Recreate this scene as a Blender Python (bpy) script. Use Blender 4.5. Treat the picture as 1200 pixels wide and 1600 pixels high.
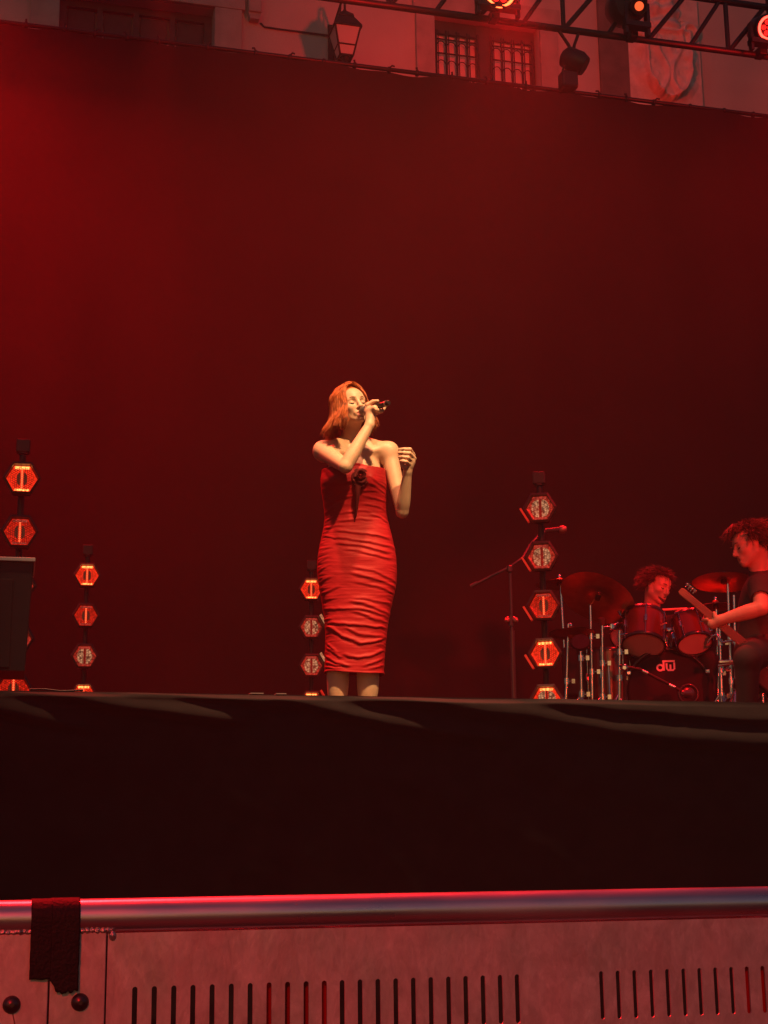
import bpy, bmesh, math, random
import numpy as np
from mathutils import Vector, Matrix, noise as mnoise

for o in list(bpy.data.objects): bpy.data.objects.remove(o, do_unlink=True)
SC = bpy.context.scene
COL = SC.collection
rad = math.radians
random.seed(7); RNG = np.random.default_rng(7)

# ------------------------------------------------------------------ camera
F_PX, YAW, PITCH, ROLL = 2400.0, rad(15.1), rad(12.68), -0.012
CAM = Vector((0, 0, 1.25))
CR = Matrix.Rotation(-YAW, 3, 'Z') @ Matrix.Rotation(rad(90) + PITCH, 3, 'X') @ Matrix.Rotation(ROLL, 3, 'Z')
cd = bpy.data.cameras.new('camera'); cam = bpy.data.objects.new('camera', cd); COL.objects.link(cam)
cam.matrix_world = Matrix.Translation(CAM) @ CR.to_4x4()
cd.sensor_fit = 'VERTICAL'; cd.sensor_height = 36; cd.sensor_width = 27
cd.lens = F_PX / 1600 * 36; cd.clip_start = 0.05; cd.clip_end = 4000
SC.camera = cam
SC.render.resolution_x, SC.render.resolution_y = 768, 1024

# ------------------------------------------------------------------ world: dusk sky
SKY_STRENGTH = 0.095
w = bpy.data.worlds.new('World'); SC.world = w; w.use_nodes = True
nt = w.node_tree; nt.nodes.clear()
wo = nt.nodes.new('ShaderNodeOutputWorld'); wb = nt.nodes.new('ShaderNodeBackground'); ws = nt.nodes.new('ShaderNodeTexSky')
ws.sky_type = 'NISHITA'; ws.sun_disc = False; ws.sun_elevation = rad(1.5); ws.sun_rotation = rad(200)
ws.air_density = 1.0; ws.dust_density = 1.5; ws.ozone_density = 2.2
wb.inputs['Strength'].default_value = SKY_STRENGTH
nt.links.new(ws.outputs[0], wb.inputs[0]); nt.links.new(wb.outputs[0], wo.inputs[0])

# ------------------------------------------------------------------ stage lighting (lamps of the rig and added unseen ones; the visible fixtures are built further down)
RED = (1.0, 0.007, 0.009); AMBER = (1.0, 0.58, 0.235)
def spot(name, loc, target, power, color, cone=40, blend=0.6, size=0.12):
    l = bpy.data.lights.new(name, 'SPOT'); l.energy = power; l.color = color
    l.spot_size = rad(cone); l.spot_blend = blend; l.shadow_soft_size = size
    o = bpy.data.objects.new(name, l); COL.objects.link(o); o.location = loc
    o.rotation_euler = (Vector(target) - Vector(loc)).to_track_quat('-Z', 'Y').to_euler()
    return o
HAZE = 0.0034
FLOOR = 1.915
SING = Vector((1.859, 7.518, FLOOR))
# warm key on the singer, from the front truss above the pit, and its weak neighbour that spills over the stage edge
spot('key_spot', (2.7, 2.5, 8.6), (SING.x, SING.y, FLOOR + 1.02), 4500, AMBER, 13.6, 0.6, 0.10)
spot('front_spot', (1.2, 5.3, 8.8), (2.2, 6.3, 1.9), 3600, (1.0, 0.44, 0.22), 44, 1.0, 0.15)
# red wash on the band, front truss and front-of-house tower
spot('wash_spot', (5.4, 3.6, 9.0), (4.2, 9.6, 2.4), 3600, RED, 36, 0.8, 0.15)
spot('house_spot', (0.2, -9.0, 2.6), (4.8, 9.5, 2.9), 3000, RED, 9, 0.5, 0.25)
spot('house_spot', (4.6, -9.0, 2.6), (4.85, 9.5, 2.75), 9500, RED, 7, 0.5, 0.25)
# red back light, rear truss (fixtures in view at right only, the rest unseen)
spot('back_spot', (4.50, 11.95, 9.10), (3.2, 8.9, 1.9), 2900, RED, 52, 1.0, 0.12)
spot('back_spot', (7.30, 11.95, 9.12), (5.6, 8.6, 1.9), 2000, RED, 48, 1.0, 0.12)
spot('back_spot', (-0.9, 11.95, 9.10), (0.4, 8.7, 1.9), 5600, RED, 54, 1.0, 0.12)
spot('beam_spot', (1.35, 12.1, 9.60), (1.15, 11.6, 1.9), 6500, RED, 13, 0.9, 0.08)
spot('back_spot', (-3.4, 11.95, 9.10), (0.6, 2.19, 1.2), 6000, RED, 11, 0.8, 0.12)
spot('rail_fill', (0.7, 6.4, 8.8), (0.65, 2.19, 1.2), 4600, RED, 19, 0.7, 0.15)  # added unseen lamp that draws the red line on the barrier rail
# red flood on the backdrop from above left, then unseen ones added for brightness
spot('backdrop_fill', (-2.2, 10.6, 9.6), (0.6, 13.4, 5.2), 2300, RED, 80, 1.0, 0.2)
spot('backdrop_fill', (3.4, 11.0, 8.45), (3.0, 13.5, 7.0), 420, RED, 130, 1.0, 0.2)
spot('backdrop_fill', (7.2, 11.0, 8.45), (6.6, 13.5, 7.2), 330, RED, 130, 1.0, 0.2)
# unseen red flood added above the rear truss to redden the old facade
spot('facade_fill', (5.2, 12.9, 10.2), (7.0, 18.0, 11.2), 720, RED, 110, 1.0, 0.15)
# red crowd wash from the front-of-house tower behind the audience
spot('house_spot', (-3.0, -6.0, 5.5), (0.8, 2.2, 1.0), 1850, RED, 26, 0.9, 0.3)

# ------------------------------------------------------------------ exposure and render set-up
SC.view_settings.view_transform = 'Standard'; SC.view_settings.look = 'None'
SC.view_settings.exposure = 0.0; SC.view_settings.gamma = 1.0; SC.view_settings.use_curve_mapping = False
SC.render.engine = 'CYCLES'
SC.cycles.use_denoising = True
SC.cycles.max_bounces = 6; SC.cycles.diffuse_bounces = 3; SC.cycles.glossy_bounces = 3
SC.cycles.transmission_bounces = 4; SC.cycles.volume_bounces = 1
SC.cycles.volume_step_rate = 4.0; SC.cycles.volume_max_steps = 64
SC.cycles.sample_clamp_indirect = 4.0
SC.cycles.caustics_reflective = False; SC.cycles.caustics_refractive = False

# ------------------------------------------------------------------ layout helpers (photo point -> place on a given real plane)
def ray(px, py): return CR @ Vector(((px - 600) / F_PX, (800 - py) / F_PX, -1.0))
def atY(px, py, Y):
    d = ray(px, py); return CAM + d * ((Y - CAM.y) / d.y)
class Front:
    """upright plane through a base point, square to the sight line; off > 0 is towards the audience"""
    def __init__(s, base):
        s.b = Vector(base); v = Vector((s.b.x - CAM.x, s.b.y - CAM.y, 0)).normalized()
        s.v = v; s.u = Vector((v.y, -v.x, 0)); s.w = Vector((0, 0, 1))
    def __call__(s, px, py, off=0.0):
        d = ray(px, py); p0 = s.b - s.v * off
        t = (p0 - CAM).dot(s.v) / d.dot(s.v)
        return CAM + d * t
    def loc(s, a, off, z): return s.b + s.u * a - s.v * off + s.w * z

# ------------------------------------------------------------------ materials
MATS = {}
def mat(name, col=(0.5, 0.5, 0.5), rough=0.5, metal=0.0, emit=None, estr=0.0, var=0.0, vscale=8.0, bump=0.0, bscale=60.0,
        spec=0.5, sss=0.0, sheen=0.0, coat=0.0, stretch=None, sample=True, aniso=0.0, rvar=0.0):
    if name in MATS: return MATS[name]
    m = bpy.data.materials.new(name); m.use_nodes = True; n = m.node_tree; b = n.nodes['Principled BSDF']
    b.inputs['Base Color'].default_value = (*col, 1); b.inputs['Roughness'].default_value = rough
    b.inputs['Metallic'].default_value = metal; b.inputs['Specular IOR Level'].default_value = spec
    if sss: b.inputs['Subsurface Weight'].default_value = sss; b.inputs['Subsurface Radius'].default_value = (0.012, 0.005, 0.003); b.inputs['Subsurface Scale'].default_value = 0.6
    if sheen: b.inputs['Sheen Weight'].default_value = sheen
    if coat: b.inputs['Coat Weight'].default_value = coat
    if aniso: b.inputs['Anisotropic'].default_value = aniso
    if emit: b.inputs['Emission Color'].default_value = (*emit, 1); b.inputs['Emission Strength'].default_value = estr
    if var or bump or rvar:
        tc = n.nodes.new('ShaderNodeTexCoord'); src = tc.outputs['Object']
        if stretch:
            mp = n.nodes.new('ShaderNodeMapping'); mp.inputs['Scale'].default_value = stretch
            n.links.new(src, mp.inputs['Vector']); src = mp.outputs['Vector']
        if var or rvar:
            t = n.nodes.new('ShaderNodeTexNoise'); t.inputs['Scale'].default_value = vscale; t.inputs['Detail'].default_value = 6
            n.links.new(src, t.inputs['Vector'])
        if var:
            r = n.nodes.new('ShaderNodeMapRange'); r.inputs[1].default_value = 0.3; r.inputs[2].default_value = 0.7
            r.inputs[3].default_value = 1 - var; r.inputs[4].default_value = 1 + var
            n.links.new(t.outputs['Fac'], r.inputs[0])
            mx = n.nodes.new('ShaderNodeVectorMath'); mx.operation = 'SCALE'; mx.inputs[0].default_value = col
            n.links.new(r.outputs[0], mx.inputs['Scale']); n.links.new(mx.outputs[0], b.inputs['Base Color'])
        if rvar:
            r2 = n.nodes.new('ShaderNodeMapRange'); r2.inputs[1].default_value = 0.3; r2.inputs[2].default_value = 0.7
            r2.inputs[3].default_value = max(0.05, rough - rvar); r2.inputs[4].default_value = min(1, rough + rvar)
            n.links.new(t.outputs['Fac'], r2.inputs[0]); n.links.new(r2.outputs[0], b.inputs['Roughness'])
        if bump:
            t2 = n.nodes.new('ShaderNodeTexNoise'); t2.inputs['Scale'].default_value = bscale; t2.inputs['Detail'].default_value = 4
            n.links.new(src, t2.inputs['Vector'])
            bp = n.nodes.new('ShaderNodeBump'); bp.inputs['Strength'].default_value = bump; bp.inputs['Distance'].default_value = 0.01
            n.links.new(t2.outputs['Fac'], bp.inputs['Height']); n.links.new(bp.outputs[0], b.inputs['Normal'])
    if not sample: m.cycles.emission_sampling = 'NONE'
    MATS[name] = m; return m

# ------------------------------------------------------------------ mesh helpers
def thing(name, base, label, cat, group=None):
    o = bpy.data.objects.new(name, None); COL.objects.link(o); o.location = base; o.empty_display_size = 0.1
    return tag(o, label, cat, group)
def tag(o, label=None, cat=None, group=None, kind=None):
    if label: o['label'] = label
    if cat: o['category'] = cat
    if group: o['group'] = group
    if kind: o['kind'] = kind
    return o
def root_of(o):
    while o.parent: o = o.parent
    return o
def link(name, me, m, parent=None, base=None):
    """link a mesh given in world coordinates as ONE object (under parent, or with its origin at base)"""
    off = root_of(parent).location.copy() if parent else (Vector(base) if base is not None else Vector((0, 0, 0)))
    if off.length: me.transform(Matrix.Translation(-off))
    o = bpy.data.objects.new(name, me); COL.objects.link(o)
    if parent: o.parent = parent
    else: o.location = off
    if m: me.materials.append(m)
    return o
def ortho(d):
    d = Vector(d).normalized(); a = Vector((0, 0, 1)) if abs(d.z) < 0.9 else Vector((1, 0, 0))
    x = d.cross(a).normalized(); return x, d.cross(x).normalized(), d
class MB:
    def __init__(s): s.v = []; s.f = []; s.smooth = []
    def add(s, vs, fs, sm=False):
        n = len(s.v); s.v += [tuple(p) for p in vs]; s.f += [tuple(i + n for i in f) for f in fs]; s.smooth += [sm] * len(fs); return s
    def box(s, c, size, x=(1, 0, 0), y=(0, 1, 0), z=(0, 0, 1)):
        c = Vector(c); X, Y, Z = Vector(x) * size[0] / 2, Vector(y) * size[1] / 2, Vector(z) * size[2] / 2
        vs = [c + X * i + Y * j + Z * k for k in (-1, 1) for j in (-1, 1) for i in (-1, 1)]
        return s.add(vs, [(0, 2, 3, 1), (4, 5, 7, 6), (0, 1, 5, 4), (2, 6, 7, 3), (0, 4, 6, 2), (1, 3, 7, 5)])
    def ring(s, c, x, y, r, n, ph=0.0, ry=None): return [Vector(c) + Vector(x) * (r * math.cos(ph + 2 * math.pi * i / n)) + Vector(y) * ((ry or r) * math.sin(ph + 2 * math.pi * i / n)) for i in range(n)]
    def loft(s, rings, cap=True, sm=True):
        n = len(rings[0]); vs = [p for r in rings for p in r]; fs = []
        for k in range(len(rings) - 1):
            for i in range(n):
                j = (i + 1) % n; fs.append((k * n + i, k * n + j, (k + 1) * n + j, (k + 1) * n + i))
        s.add(vs, fs, sm)
        if cap: s.add(rings[0], [tuple(range(n))[::-1]]); s.add(rings[-1], [tuple(range(n))])
        return s
    def cyl(s, a, b, r, r2=None, n=12, sm=True):
        a, b = Vector(a), Vector(b); x, y, d = ortho(b - a)
        return s.loft([s.ring(a, x, y, r, n), s.ring(b, x, y, r if r2 is None else r2, n)], True, sm)
    def tube(s, pts, r, n=8, sm=True, cap=True):
        pts = [Vector(p) for p in pts]; rings = []; px = None
        for i, p in enumerate(pts):
            d = (pts[min(i + 1, len(pts) - 1)] - pts[max(i - 1, 0)]).normalized()
            x, y, _ = ortho(d)
            if px is not None:
                x = (px - d * px.dot(d)).normalized(); y = d.cross(x)
            px = x; rr = r[i] if isinstance(r, (list, tuple)) else r
            rings.append(s.ring(p, x, y, rr, n))
        return s.loft(rings, cap, sm)
    def lathe(s, c, axis, prof, n=24, sm=True, cap=True):
        x, y, d = ortho(axis); c = Vector(c)
        return s.loft([s.ring(c + d * h, x, y, max(r, 1e-4), n) for r, h in prof], cap, sm)
    def sphere(s, c, r, n=12, m=8, sc=(1, 1, 1)):
        c = Vector(c); rings = []
        for k in range(m + 1):
            t = math.pi * k / m; rr = max(math.sin(t), 1e-3) * r
            rings.append([c + Vector((rr * math.cos(2 * math.pi * i / n) * sc[0], rr * math.sin(2 * math.pi * i / n) * sc[1], -r * math.cos(t) * sc[2])) for i in range(n)])
        return s.loft(rings, True, True)
    def prism(s, poly, ext):
        n = len(poly); e = Vector(ext); vs = [Vector(p) for p in poly] + [Vector(p) + e for p in poly]
        return s.add(vs, [tuple(range(n))[::-1], tuple(range(n, 2 * n))] + [(i, (i + 1) % n, n + (i + 1) % n, n + i) for i in range(n)])
    def grid(s, P, sm=True, flip=False):
        R, C = len(P), len(P[0]); vs = [p for r in P for p in r]
        fs = [(r * C + c, r * C + c + 1, (r + 1) * C + c + 1, (r + 1) * C + c) for r in range(R - 1) for c in range(C - 1)]
        if flip: fs = [f[::-1] for f in fs]
        return s.add(vs, fs, sm)
    def build(s, name, m, parent=None, base=None, bevel=0.0, solid=0.0):
        me = bpy.data.meshes.new(name); me.from_pydata(s.v, [], s.f)
        me.polygons.foreach_set('use_smooth', s.smooth)
        bm = bmesh.new(); bm.from_mesh(me); bmesh.ops.recalc_face_normals(bm, faces=bm.faces); bm.to_mesh(me); bm.free()
        me.update()
        o = link(name, me, m, parent, base)
        if solid: md = o.modifiers.new('solid', 'SOLIDIFY'); md.thickness = solid; md.offset = 0
        if bevel: md = o.modifiers.new('bevel', 'BEVEL'); md.width = bevel; md.segments = 2; md.limit_method = 'ANGLE'
        return o
def fbm(x, y, z=0.0): return mnoise.fractal(Vector((x, y, z)), 1.0, 2.0, 4)

# shared metals and fabrics
M_BLACK = mat('black_metal', (0.022, 0.02, 0.02), 0.45, 0.3, var=0.25, vscale=20)
M_CHROME = mat('chrome', (0.75, 0.74, 0.73), 0.14, 1.0)
M_STEEL = mat('dull_steel', (0.42, 0.41, 0.4), 0.35, 1.0, var=0.15, vscale=30)

# ================================================================== THE SETTING
M_GROUND = mat('asphalt', (0.05, 0.048, 0.046), 0.9, var=0.3, vscale=3, bump=0.5, bscale=120)
tag(MB().add([(-600, -600, 0), (600, -600, 0), (600, 900, 0), (-600, 900, 0)], [(0, 1, 2, 3)]).build('ground', M_GROUND), kind='structure')
EDGE = 6.264
M_DECK = mat('stage_plywood', (0.03, 0.026, 0.024), 0.6, var=0.25, vscale=6)
tag(MB().box((3.0, (EDGE + 0.02 + 13.9) / 2, FLOOR - 0.06), (15, 13.9 - EDGE - 0.02, 0.12)).build('stage_deck', M_DECK), kind='structure')

# ---- black skirt on the stage front, sagging in long shallow swags
M_SKIRT = mat('black_cloth_skirt', (0.020, 0.018, 0.0175), 0.9, sheen=0.1, var=0.2, vscale=9, bump=0.15, bscale=500, spec=0.25)
def to_px(p):
    v = CR.transposed() @ (Vector(p) - CAM); return 600 + F_PX * v.x / -v.z, 800 - F_PX * v.y / -v.z
SWAGS = [([(20, 1079), (75, 1083), (150, 1099), (220, 1111), (290, 1119), (370, 1127)], .030, 11), ([(200, 1081), (310, 1086), (400, 1099), (440, 1108)], .022, 9),
         ([(430, 1092), (525, 1114), (600, 1132), (670, 1143), (780, 1156)], .028, 11), ([(560, 1085), (640, 1093), (725, 1106), (850, 1126), (950, 1143), (1050, 1157), (1260, 1166)], .034, 14),
         ([(860, 1098), (1000, 1112), (1120, 1122), (1290, 1130)], .020, 10), ([(-200, 1090), (-60, 1100), (60, 1122), (140, 1140)], .024, 12), ([(560, 1200), (680, 1235), (800, 1290), (900, 1350)], .011, 26), ([(420, 1175), (520, 1245), (620, 1345), (680, 1420)], .010, 28),
         ([(800, 1190), (980, 1240), (1240, 1280)], .010, 24), ([(60, 1180), (220, 1215), (400, 1270)], .009, 24)]
SWA = [(np.array([p[0] for p in q]), np.array([p[1] for p in q]), h, w_) for q, h, w_ in SWAGS]
def skirt():
    P = []; NX, NZ = 420, 120
    for k in range(NZ + 1):
        t = k / NZ; row = []
        for i in range(NX + 1):
            x = -4.0 + 12.0 * i / NX
            drop = t ** 1.7 * 1.90; sag = 0.006 * fbm(x * 1.3, 0, 2) * math.exp(-drop / 0.1)
            z = FLOOR - 0.005 + sag - drop; px, py = to_px((x, EDGE, z)); d = 0.0
            py += 3.0 * fbm(x * 3, drop * 4, 3)
            for X, Yp, h, w_ in SWA:            # long folds: soft upper slope, sharper turn under
                if px < X[0] - 40 or px > X[-1] + 40: continue
                q = py - np.interp(px, X, Yp)
                if abs(q) > 4 * w_: continue
                e = min(1, (px - X[0] + 40) / 70, (X[-1] + 40 - px) / 70); e = e * e * (3 - 2 * e)
                d += h * 1.2 * e * math.exp(-(q / (w_ * (1.9 if q < 0 else .75))) ** 2)
            d += 0.010 * fbm(x * 2.2 - drop, drop * 3.0, 5) * min(1, drop / 0.15) + 0.0016 * fbm(x * 14, drop * 16, 2) * min(1, drop / .05)
            row.append((x, EDGE - 0.004 - d * min(1, drop / .02) + 0.10 * drop, z))
        P.append(row)
    P = [[(p[0], EDGE + 0.018, p[2] - 0.001) for p in P[0]]] + P
    o = MB().grid(P, True).build('stage_skirt', M_SKIRT, base=(2, EDGE, 0))
    return tag(o, 'black cloth skirt hanging in slanting folds along the whole stage front', 'stage skirt')
skirt()
M_TAPE_W = mat('white_tape', (0.7, 0.62, 0.5), 0.6)
for k, px in enumerate((402, 440)):
    p = atY(px, 1081.5, EDGE)
    tag(MB().box((p.x, EDGE + 0.03, FLOOR + 0.003), (0.055 if k == 0 else 0.042, 0.05, 0.004)).build('floor_tape', M_TAPE_W, base=(p.x, EDGE + .03, FLOOR)),
        ('longer' if k == 0 else 'shorter') + ' scrap of white tape on the stage edge left of the singer', 'tape', 'tape scraps on the stage edge')
p = [atY(x, y, EDGE + 0.03) for x, y in ((46, 1076), (70, 1074.5), (95, 1075), (130, 1078))]
for q in p: q.z = FLOOR + 0.005 + 0.004 * math.sin(q.x * 30)
tag(MB().tube(p, 0.004, 6).build('cable', M_BLACK, base=p[0]), 'thin black cable lying on the stage edge by the hexagonal lamps at left', 'cable')

# ---- backdrop
BDY = 13.5; BDT = 8.92
M_BACK = mat('black_backdrop_cloth', (0.034, 0.020, 0.019), 0.95, sheen=0.15, var=0.12, vscale=1.2, bump=0.2, bscale=400, spec=0.1)
def backdrop():
    P = []; NX, NZ = 260, 46
    for k in range(NZ + 1):
        t = k / NZ; row = []
        for i in range(NX + 1):
            x = -6 + 20 * i / NX
            y = BDY + 0.035 * math.sin(x * 5.1 + 1.3 * math.sin(x * 1.7)) * (0.35 + 0.65 * t) + 0.05 * fbm(x * 0.9, t * 1.5, 2)
            z = BDT - t * (BDT - FLOOR - 0.003) - 0.018 * (1 - t) * abs(math.sin(x * math.pi / 0.62)) ** 2
            row.append((x, y, z))
        P.append(row)
    root = thing('backdrop', (4, BDY, FLOOR), 'huge dark backdrop cloth behind the stage, washed in red light', 'backdrop')
    MB().grid(P).build('cloth', M_BACK, root)
    MB().cyl((-6.2, BDY, BDT + 0.015), (14.2, BDY, BDT + 0.015), 0.022, n=10).build('top_pipe', M_BLACK, root)
    x = -0.2
    while x < 9:
        m = MB(); m.lathe((x, BDY, BDT + 0.012), (1, 0, 0), [(0.024, -0.02), (0.034, -0.008), (0.034, 0.008), (0.024, 0.02)], 8)
        if random.random() < 0.6:
            a = random.uniform(0.4, 2.6)
            m.tube([(x, BDY - 0.02, BDT + 0.02), (x + 0.03 * math.cos(a), BDY - 0.03, BDT + 0.03 + 0.03 * math.sin(a)), (x + 0.06 * math.cos(a), BDY - 0.03, BDT + 0.03 + 0.02 * math.sin(a))], 0.010, 5)
        m.build('tie', M_BLACK, root); x += random.uniform(0.28, 0.48)
    MB().cyl((8.24, BDY + 0.25, FLOOR), (8.24, BDY + 0.25, 13.6), 0.065, n=12).build('support_pole', M_BLACK, root)
backdrop()

# ---- the old building behind
BY = 18.0
M_WALL = mat('pale_plaster', (0.50, 0.47, 0.43), 0.9, var=0.08, vscale=1.4, bump=0.3, bscale=40)
M_STONE = mat('grey_stone', (0.40, 0.36, 0.33), 0.9, var=0.15, vscale=5, bump=0.5, bscale=60)
M_WOODD = mat('dark_wood', (0.06, 0.04, 0.034), 0.6, var=0.2, vscale=10)
M_IRON = mat('wrought_iron', (0.02, 0.018, 0.018), 0.6, 0.5)
M_PANE = mat('milky_glass', (0.80, 0.78, 0.76), 0.5, spec=0.4)
M_DPANE = mat('dark_glass', (0.03, 0.028, 0.03), 0.12, spec=0.6)
bld = thing('old_building', (5, BY, 0), 'pale plastered old building with stone window surrounds rising above the backdrop', 'building')
def bx(px, py, Y=BY): return atY(px, py, Y)
Z0, Z1 = 0.0, 15.0
# openings: (x0,x1,z0,z1)
wA = (bx(92, 40).x, bx(334, 40).x, 8.9, bx(200, 2).z + 0.02)      # dark shuttered window, left
wA = (wA[0], wA[1], 9.2, 12.05)
wB = (bx(678, 80).x, bx(842, 80).x, 9.8, bx(760, 32).z)
opens = [wA, wB, (11.6, 13.0, 9.8, wB[3]), (-4.6, -2.4, 9.2, 12.05)]
def wall_with_openings():
    xs = sorted({-9, 19} | {v for o in opens for v in o[:2]}); zs = sorted({Z0, Z1} | {v for o in opens for v in o[2:]})
    m = MB()
    for i in range(len(xs) - 1):
        for k in range(len(zs) - 1):
            cx, cz = (xs[i] + xs[i + 1]) / 2, (zs[k] + zs[k + 1]) / 2
            if any(o[0] < cx < o[1] and o[2] < cz < o[3] for o in opens): continue
            m.add([(xs[i], BY, zs[k]), (xs[i + 1], BY, zs[k]), (xs[i + 1], BY, zs[k + 1]), (xs[i], BY, zs[k + 1])], [(0, 1, 2, 3)])
    for x0, x1, z0, z1 in opens:
        m.add([(x0, BY, z0), (x1, BY, z0), (x1, BY, z1), (x0, BY, z1), (x0, BY + .28, z0), (x1, BY + .28, z0), (x1, BY + .28, z1), (x0, BY + .28, z1)],
              [(0, 1, 5, 4), (1, 2, 6, 5), (2, 3, 7, 6), (3, 0, 4, 7)])
    m.box((5, BY + 3.5, Z1 / 2), (28, 6.4, Z1))
    m.build('wall', M_WALL, bld)
wall_with_openings()
def surround(x0, x1, z0, z1, wd):
    m = MB(); d = 0.07
    m.box((x0 - wd / 2 - .001, BY - d / 2, (z0 + z1) / 2), (wd, d, z1 - z0)); m.box((x1 + wd / 2 + .001, BY - d / 2, (z0 + z1) / 2), (wd, d, z1 - z0))
    m.box(((x0 + x1) / 2, BY - d / 2 - .003, z1 + wd / 2 + .001), (x1 - x0 + 2 * wd + .08, d + .006, wd))
    m.box(((x0 + x1) / 2, BY - 0.09, z0 - 0.07), (x1 - x0 + 2 * wd + .1, 0.18, 0.14))
    return m.build('window_surround', M_STONE, bld, bevel=0.01)
def dark_window(o, n):
    x0, x1, z0, z1 = o; surround(x0, x1, z0, z1, 0.36)
    fr = MB(); fr.box(((x0 + x1) / 2, BY + .22, z1 - .05), (x1 - x0, .06, .1))
    for t in range(n + 1): fr.box((x0 + .05 + (x1 - x0 - .1) * t / n, BY + .2, (z0 + z1) / 2 - .05), (.1 if t in (0, n) else .07, .06, z1 - z0 - .1))
    f = fr.build('window', M_WOODD, bld)
    for t in range(n):
        a = x0 + .1 + (x1 - x0 - .1) * t / n; b = x0 + (x1 - x0 - .1) * (t + 1) / n
        for q in range(3):
            za, zb = z0 + (z1 - z0 - .1) * q / 3, z0 + (z1 - z0 - .1) * (q + 1) / 3
            MB().box(((a + b) / 2, BY + .235, (za + zb) / 2), (b - a - .02, .02, zb - za - .04)).build('shutter_panel', M_WOODD, f, bevel=0.006)
dark_window(wA, 4); dark_window(opens[3], 4)
def grille_window(o):
    x0, x1, z0, z1 = o; surround(x0, x1, z0, z1, 0.26)
    cx = (x0 + x1) / 2; ww = x1 - x0
    fr = MB()
    for s in (-1, 1): fr.box((cx + s * (ww / 2 - .03), BY + .2, (z0 + z1) / 2), (.06, .08, z1 - z0))
    fr.box((cx, BY + .195, (z0 + z1) / 2), (.20, .09, z1 - z0)); fr.box((cx, BY + .2, z1 - .09), (ww - .12, .08, .18))
    f = fr.build('window', M_WOODD, bld)
    for s in (-1, 1):
        a = cx + s * .10; b = cx + s * (ww / 2 - .06); lo, hi = min(a, b), max(a, b)
        MB().box(((lo + hi) / 2, BY + .23, (z0 + z1) / 2 - .09), (hi - lo, .012, z1 - z0 - .18)).build('pane', M_PANE, f)
        m = MB(); n = 4
        for q in range(n + 1):
            x = lo + (hi - lo) * q / n
            m.cyl((x, BY + .1, z0), (x, BY + .1, z1 - .18), .016 if q % 4 else .02, n=6)
            if q < n: m.cyl((x + .035, BY + .1, z0), (x + .035, BY + .1, z1 - .18), .008, n=5)
        for dz in (.05, .13, .34, .95, 1.6):
            zz = z1 - .18 - dz
            if zz > z0: m.cyl((lo, BY + .1, zz), (hi, BY + .1, zz), .012, n=6)
        for q in range(n):
            xc = lo + (hi - lo) * (q + .5) / n; r = (hi - lo) / n / 2 - .01
            for zz in (z1 - .18 - .24, z1 - .18 - .52, z1 - .18 - .80):
                m.tube([(xc + r * math.cos(t), BY + .1, zz + r * 1.25 * math.sin(t)) for t in np.linspace(0.2, math.pi - .2, 8)], .007, 5)
        m.build('iron_grille', M_IRON, f)
grille_window(wB); grille_window(opens[2])
# pilasters and string course
for px0, px1 in ((46, 90),):
    pass
xa, xb = bx(850, 60).x + 0.02, bx(895, 60).x
MB().box((bx(1000, 100).x, BY - .03, 10.6), (1.25, .06, 8.2)).build('pilaster', mat('dark_stone', (.16, .13, .12), .9, var=.2, vscale=5, bump=.4, bscale=60), bld, bevel=.01)
# carved coat of arms
def crest():
    c = bx(1036, 98); m = MB(); N = 84; W, H = 0.52, 0.92; P = []
    def shield(x, z):   # signed: >0 inside
        hw = 0.36 * (1 if z > -0.1 else max(0, 1 - ((-0.1 - z) / 0.52) ** 2) ** .5)
        return min(hw - abs(x), 0.42 - z) if z > -0.62 else -1
    for k in range(N + 1):
        z = -0.75 + 1.75 * k / N; row = []
        for i in range(N + 1):
            x = -0.55 + 1.1 * i / N
            s = shield(x, z); h = 0.0
            if s > 0: h = 0.10 + 0.05 * math.exp(-((s - .03) / .025) ** 2) + 0.06 * max(0, fbm(x * 4.5 + 2, z * 3.4, 3)) + 0.045 * math.exp(-((abs(x) - .12 - .1 * math.sin(z * 6)) / .04) ** 2)
            else:
                d = -s; h = max(0, 0.09 - d * 0.5) * (0.6 + 0.4 * math.sin(14 * z + 3 * x))
            # helm and crown above the shield
            zc = z - 0.62; hw = 0.24 + 0.10 * max(0, zc)
            if z > 0.40 and abs(x) < hw:
                h = max(h, 0.13 * (1 - (x / hw) ** 2) ** .5 + 0.03 * math.sin(x * 26) * (zc > 0.02) + 0.03 * math.sin(z * 28))
            for sx in (-1, 1):                       # scrolls either side of the crest
                dx, dz = x - sx * 0.34, z - 0.45; r = math.hypot(dx, dz)
                if r < 0.19: h = max(h, 0.07 + 0.04 * math.cos(r * 48 + math.atan2(dz, dx)))
            h *= min(1, (0.55 - abs(x)) / .05, (z + .75) / .05, (1.0 - z) / .05)
            row.append((c.x + x, BY - .062 - max(0, h) * 1.2, c.z + z))
        P.append(row)
    m.grid(P); m.build('coat_of_arms', mat('carved_stone', (0.66, 0.62, 0.57), 0.85, var=0.15, vscale=8, bump=0.4, bscale=60), bld)
crest()
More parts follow.
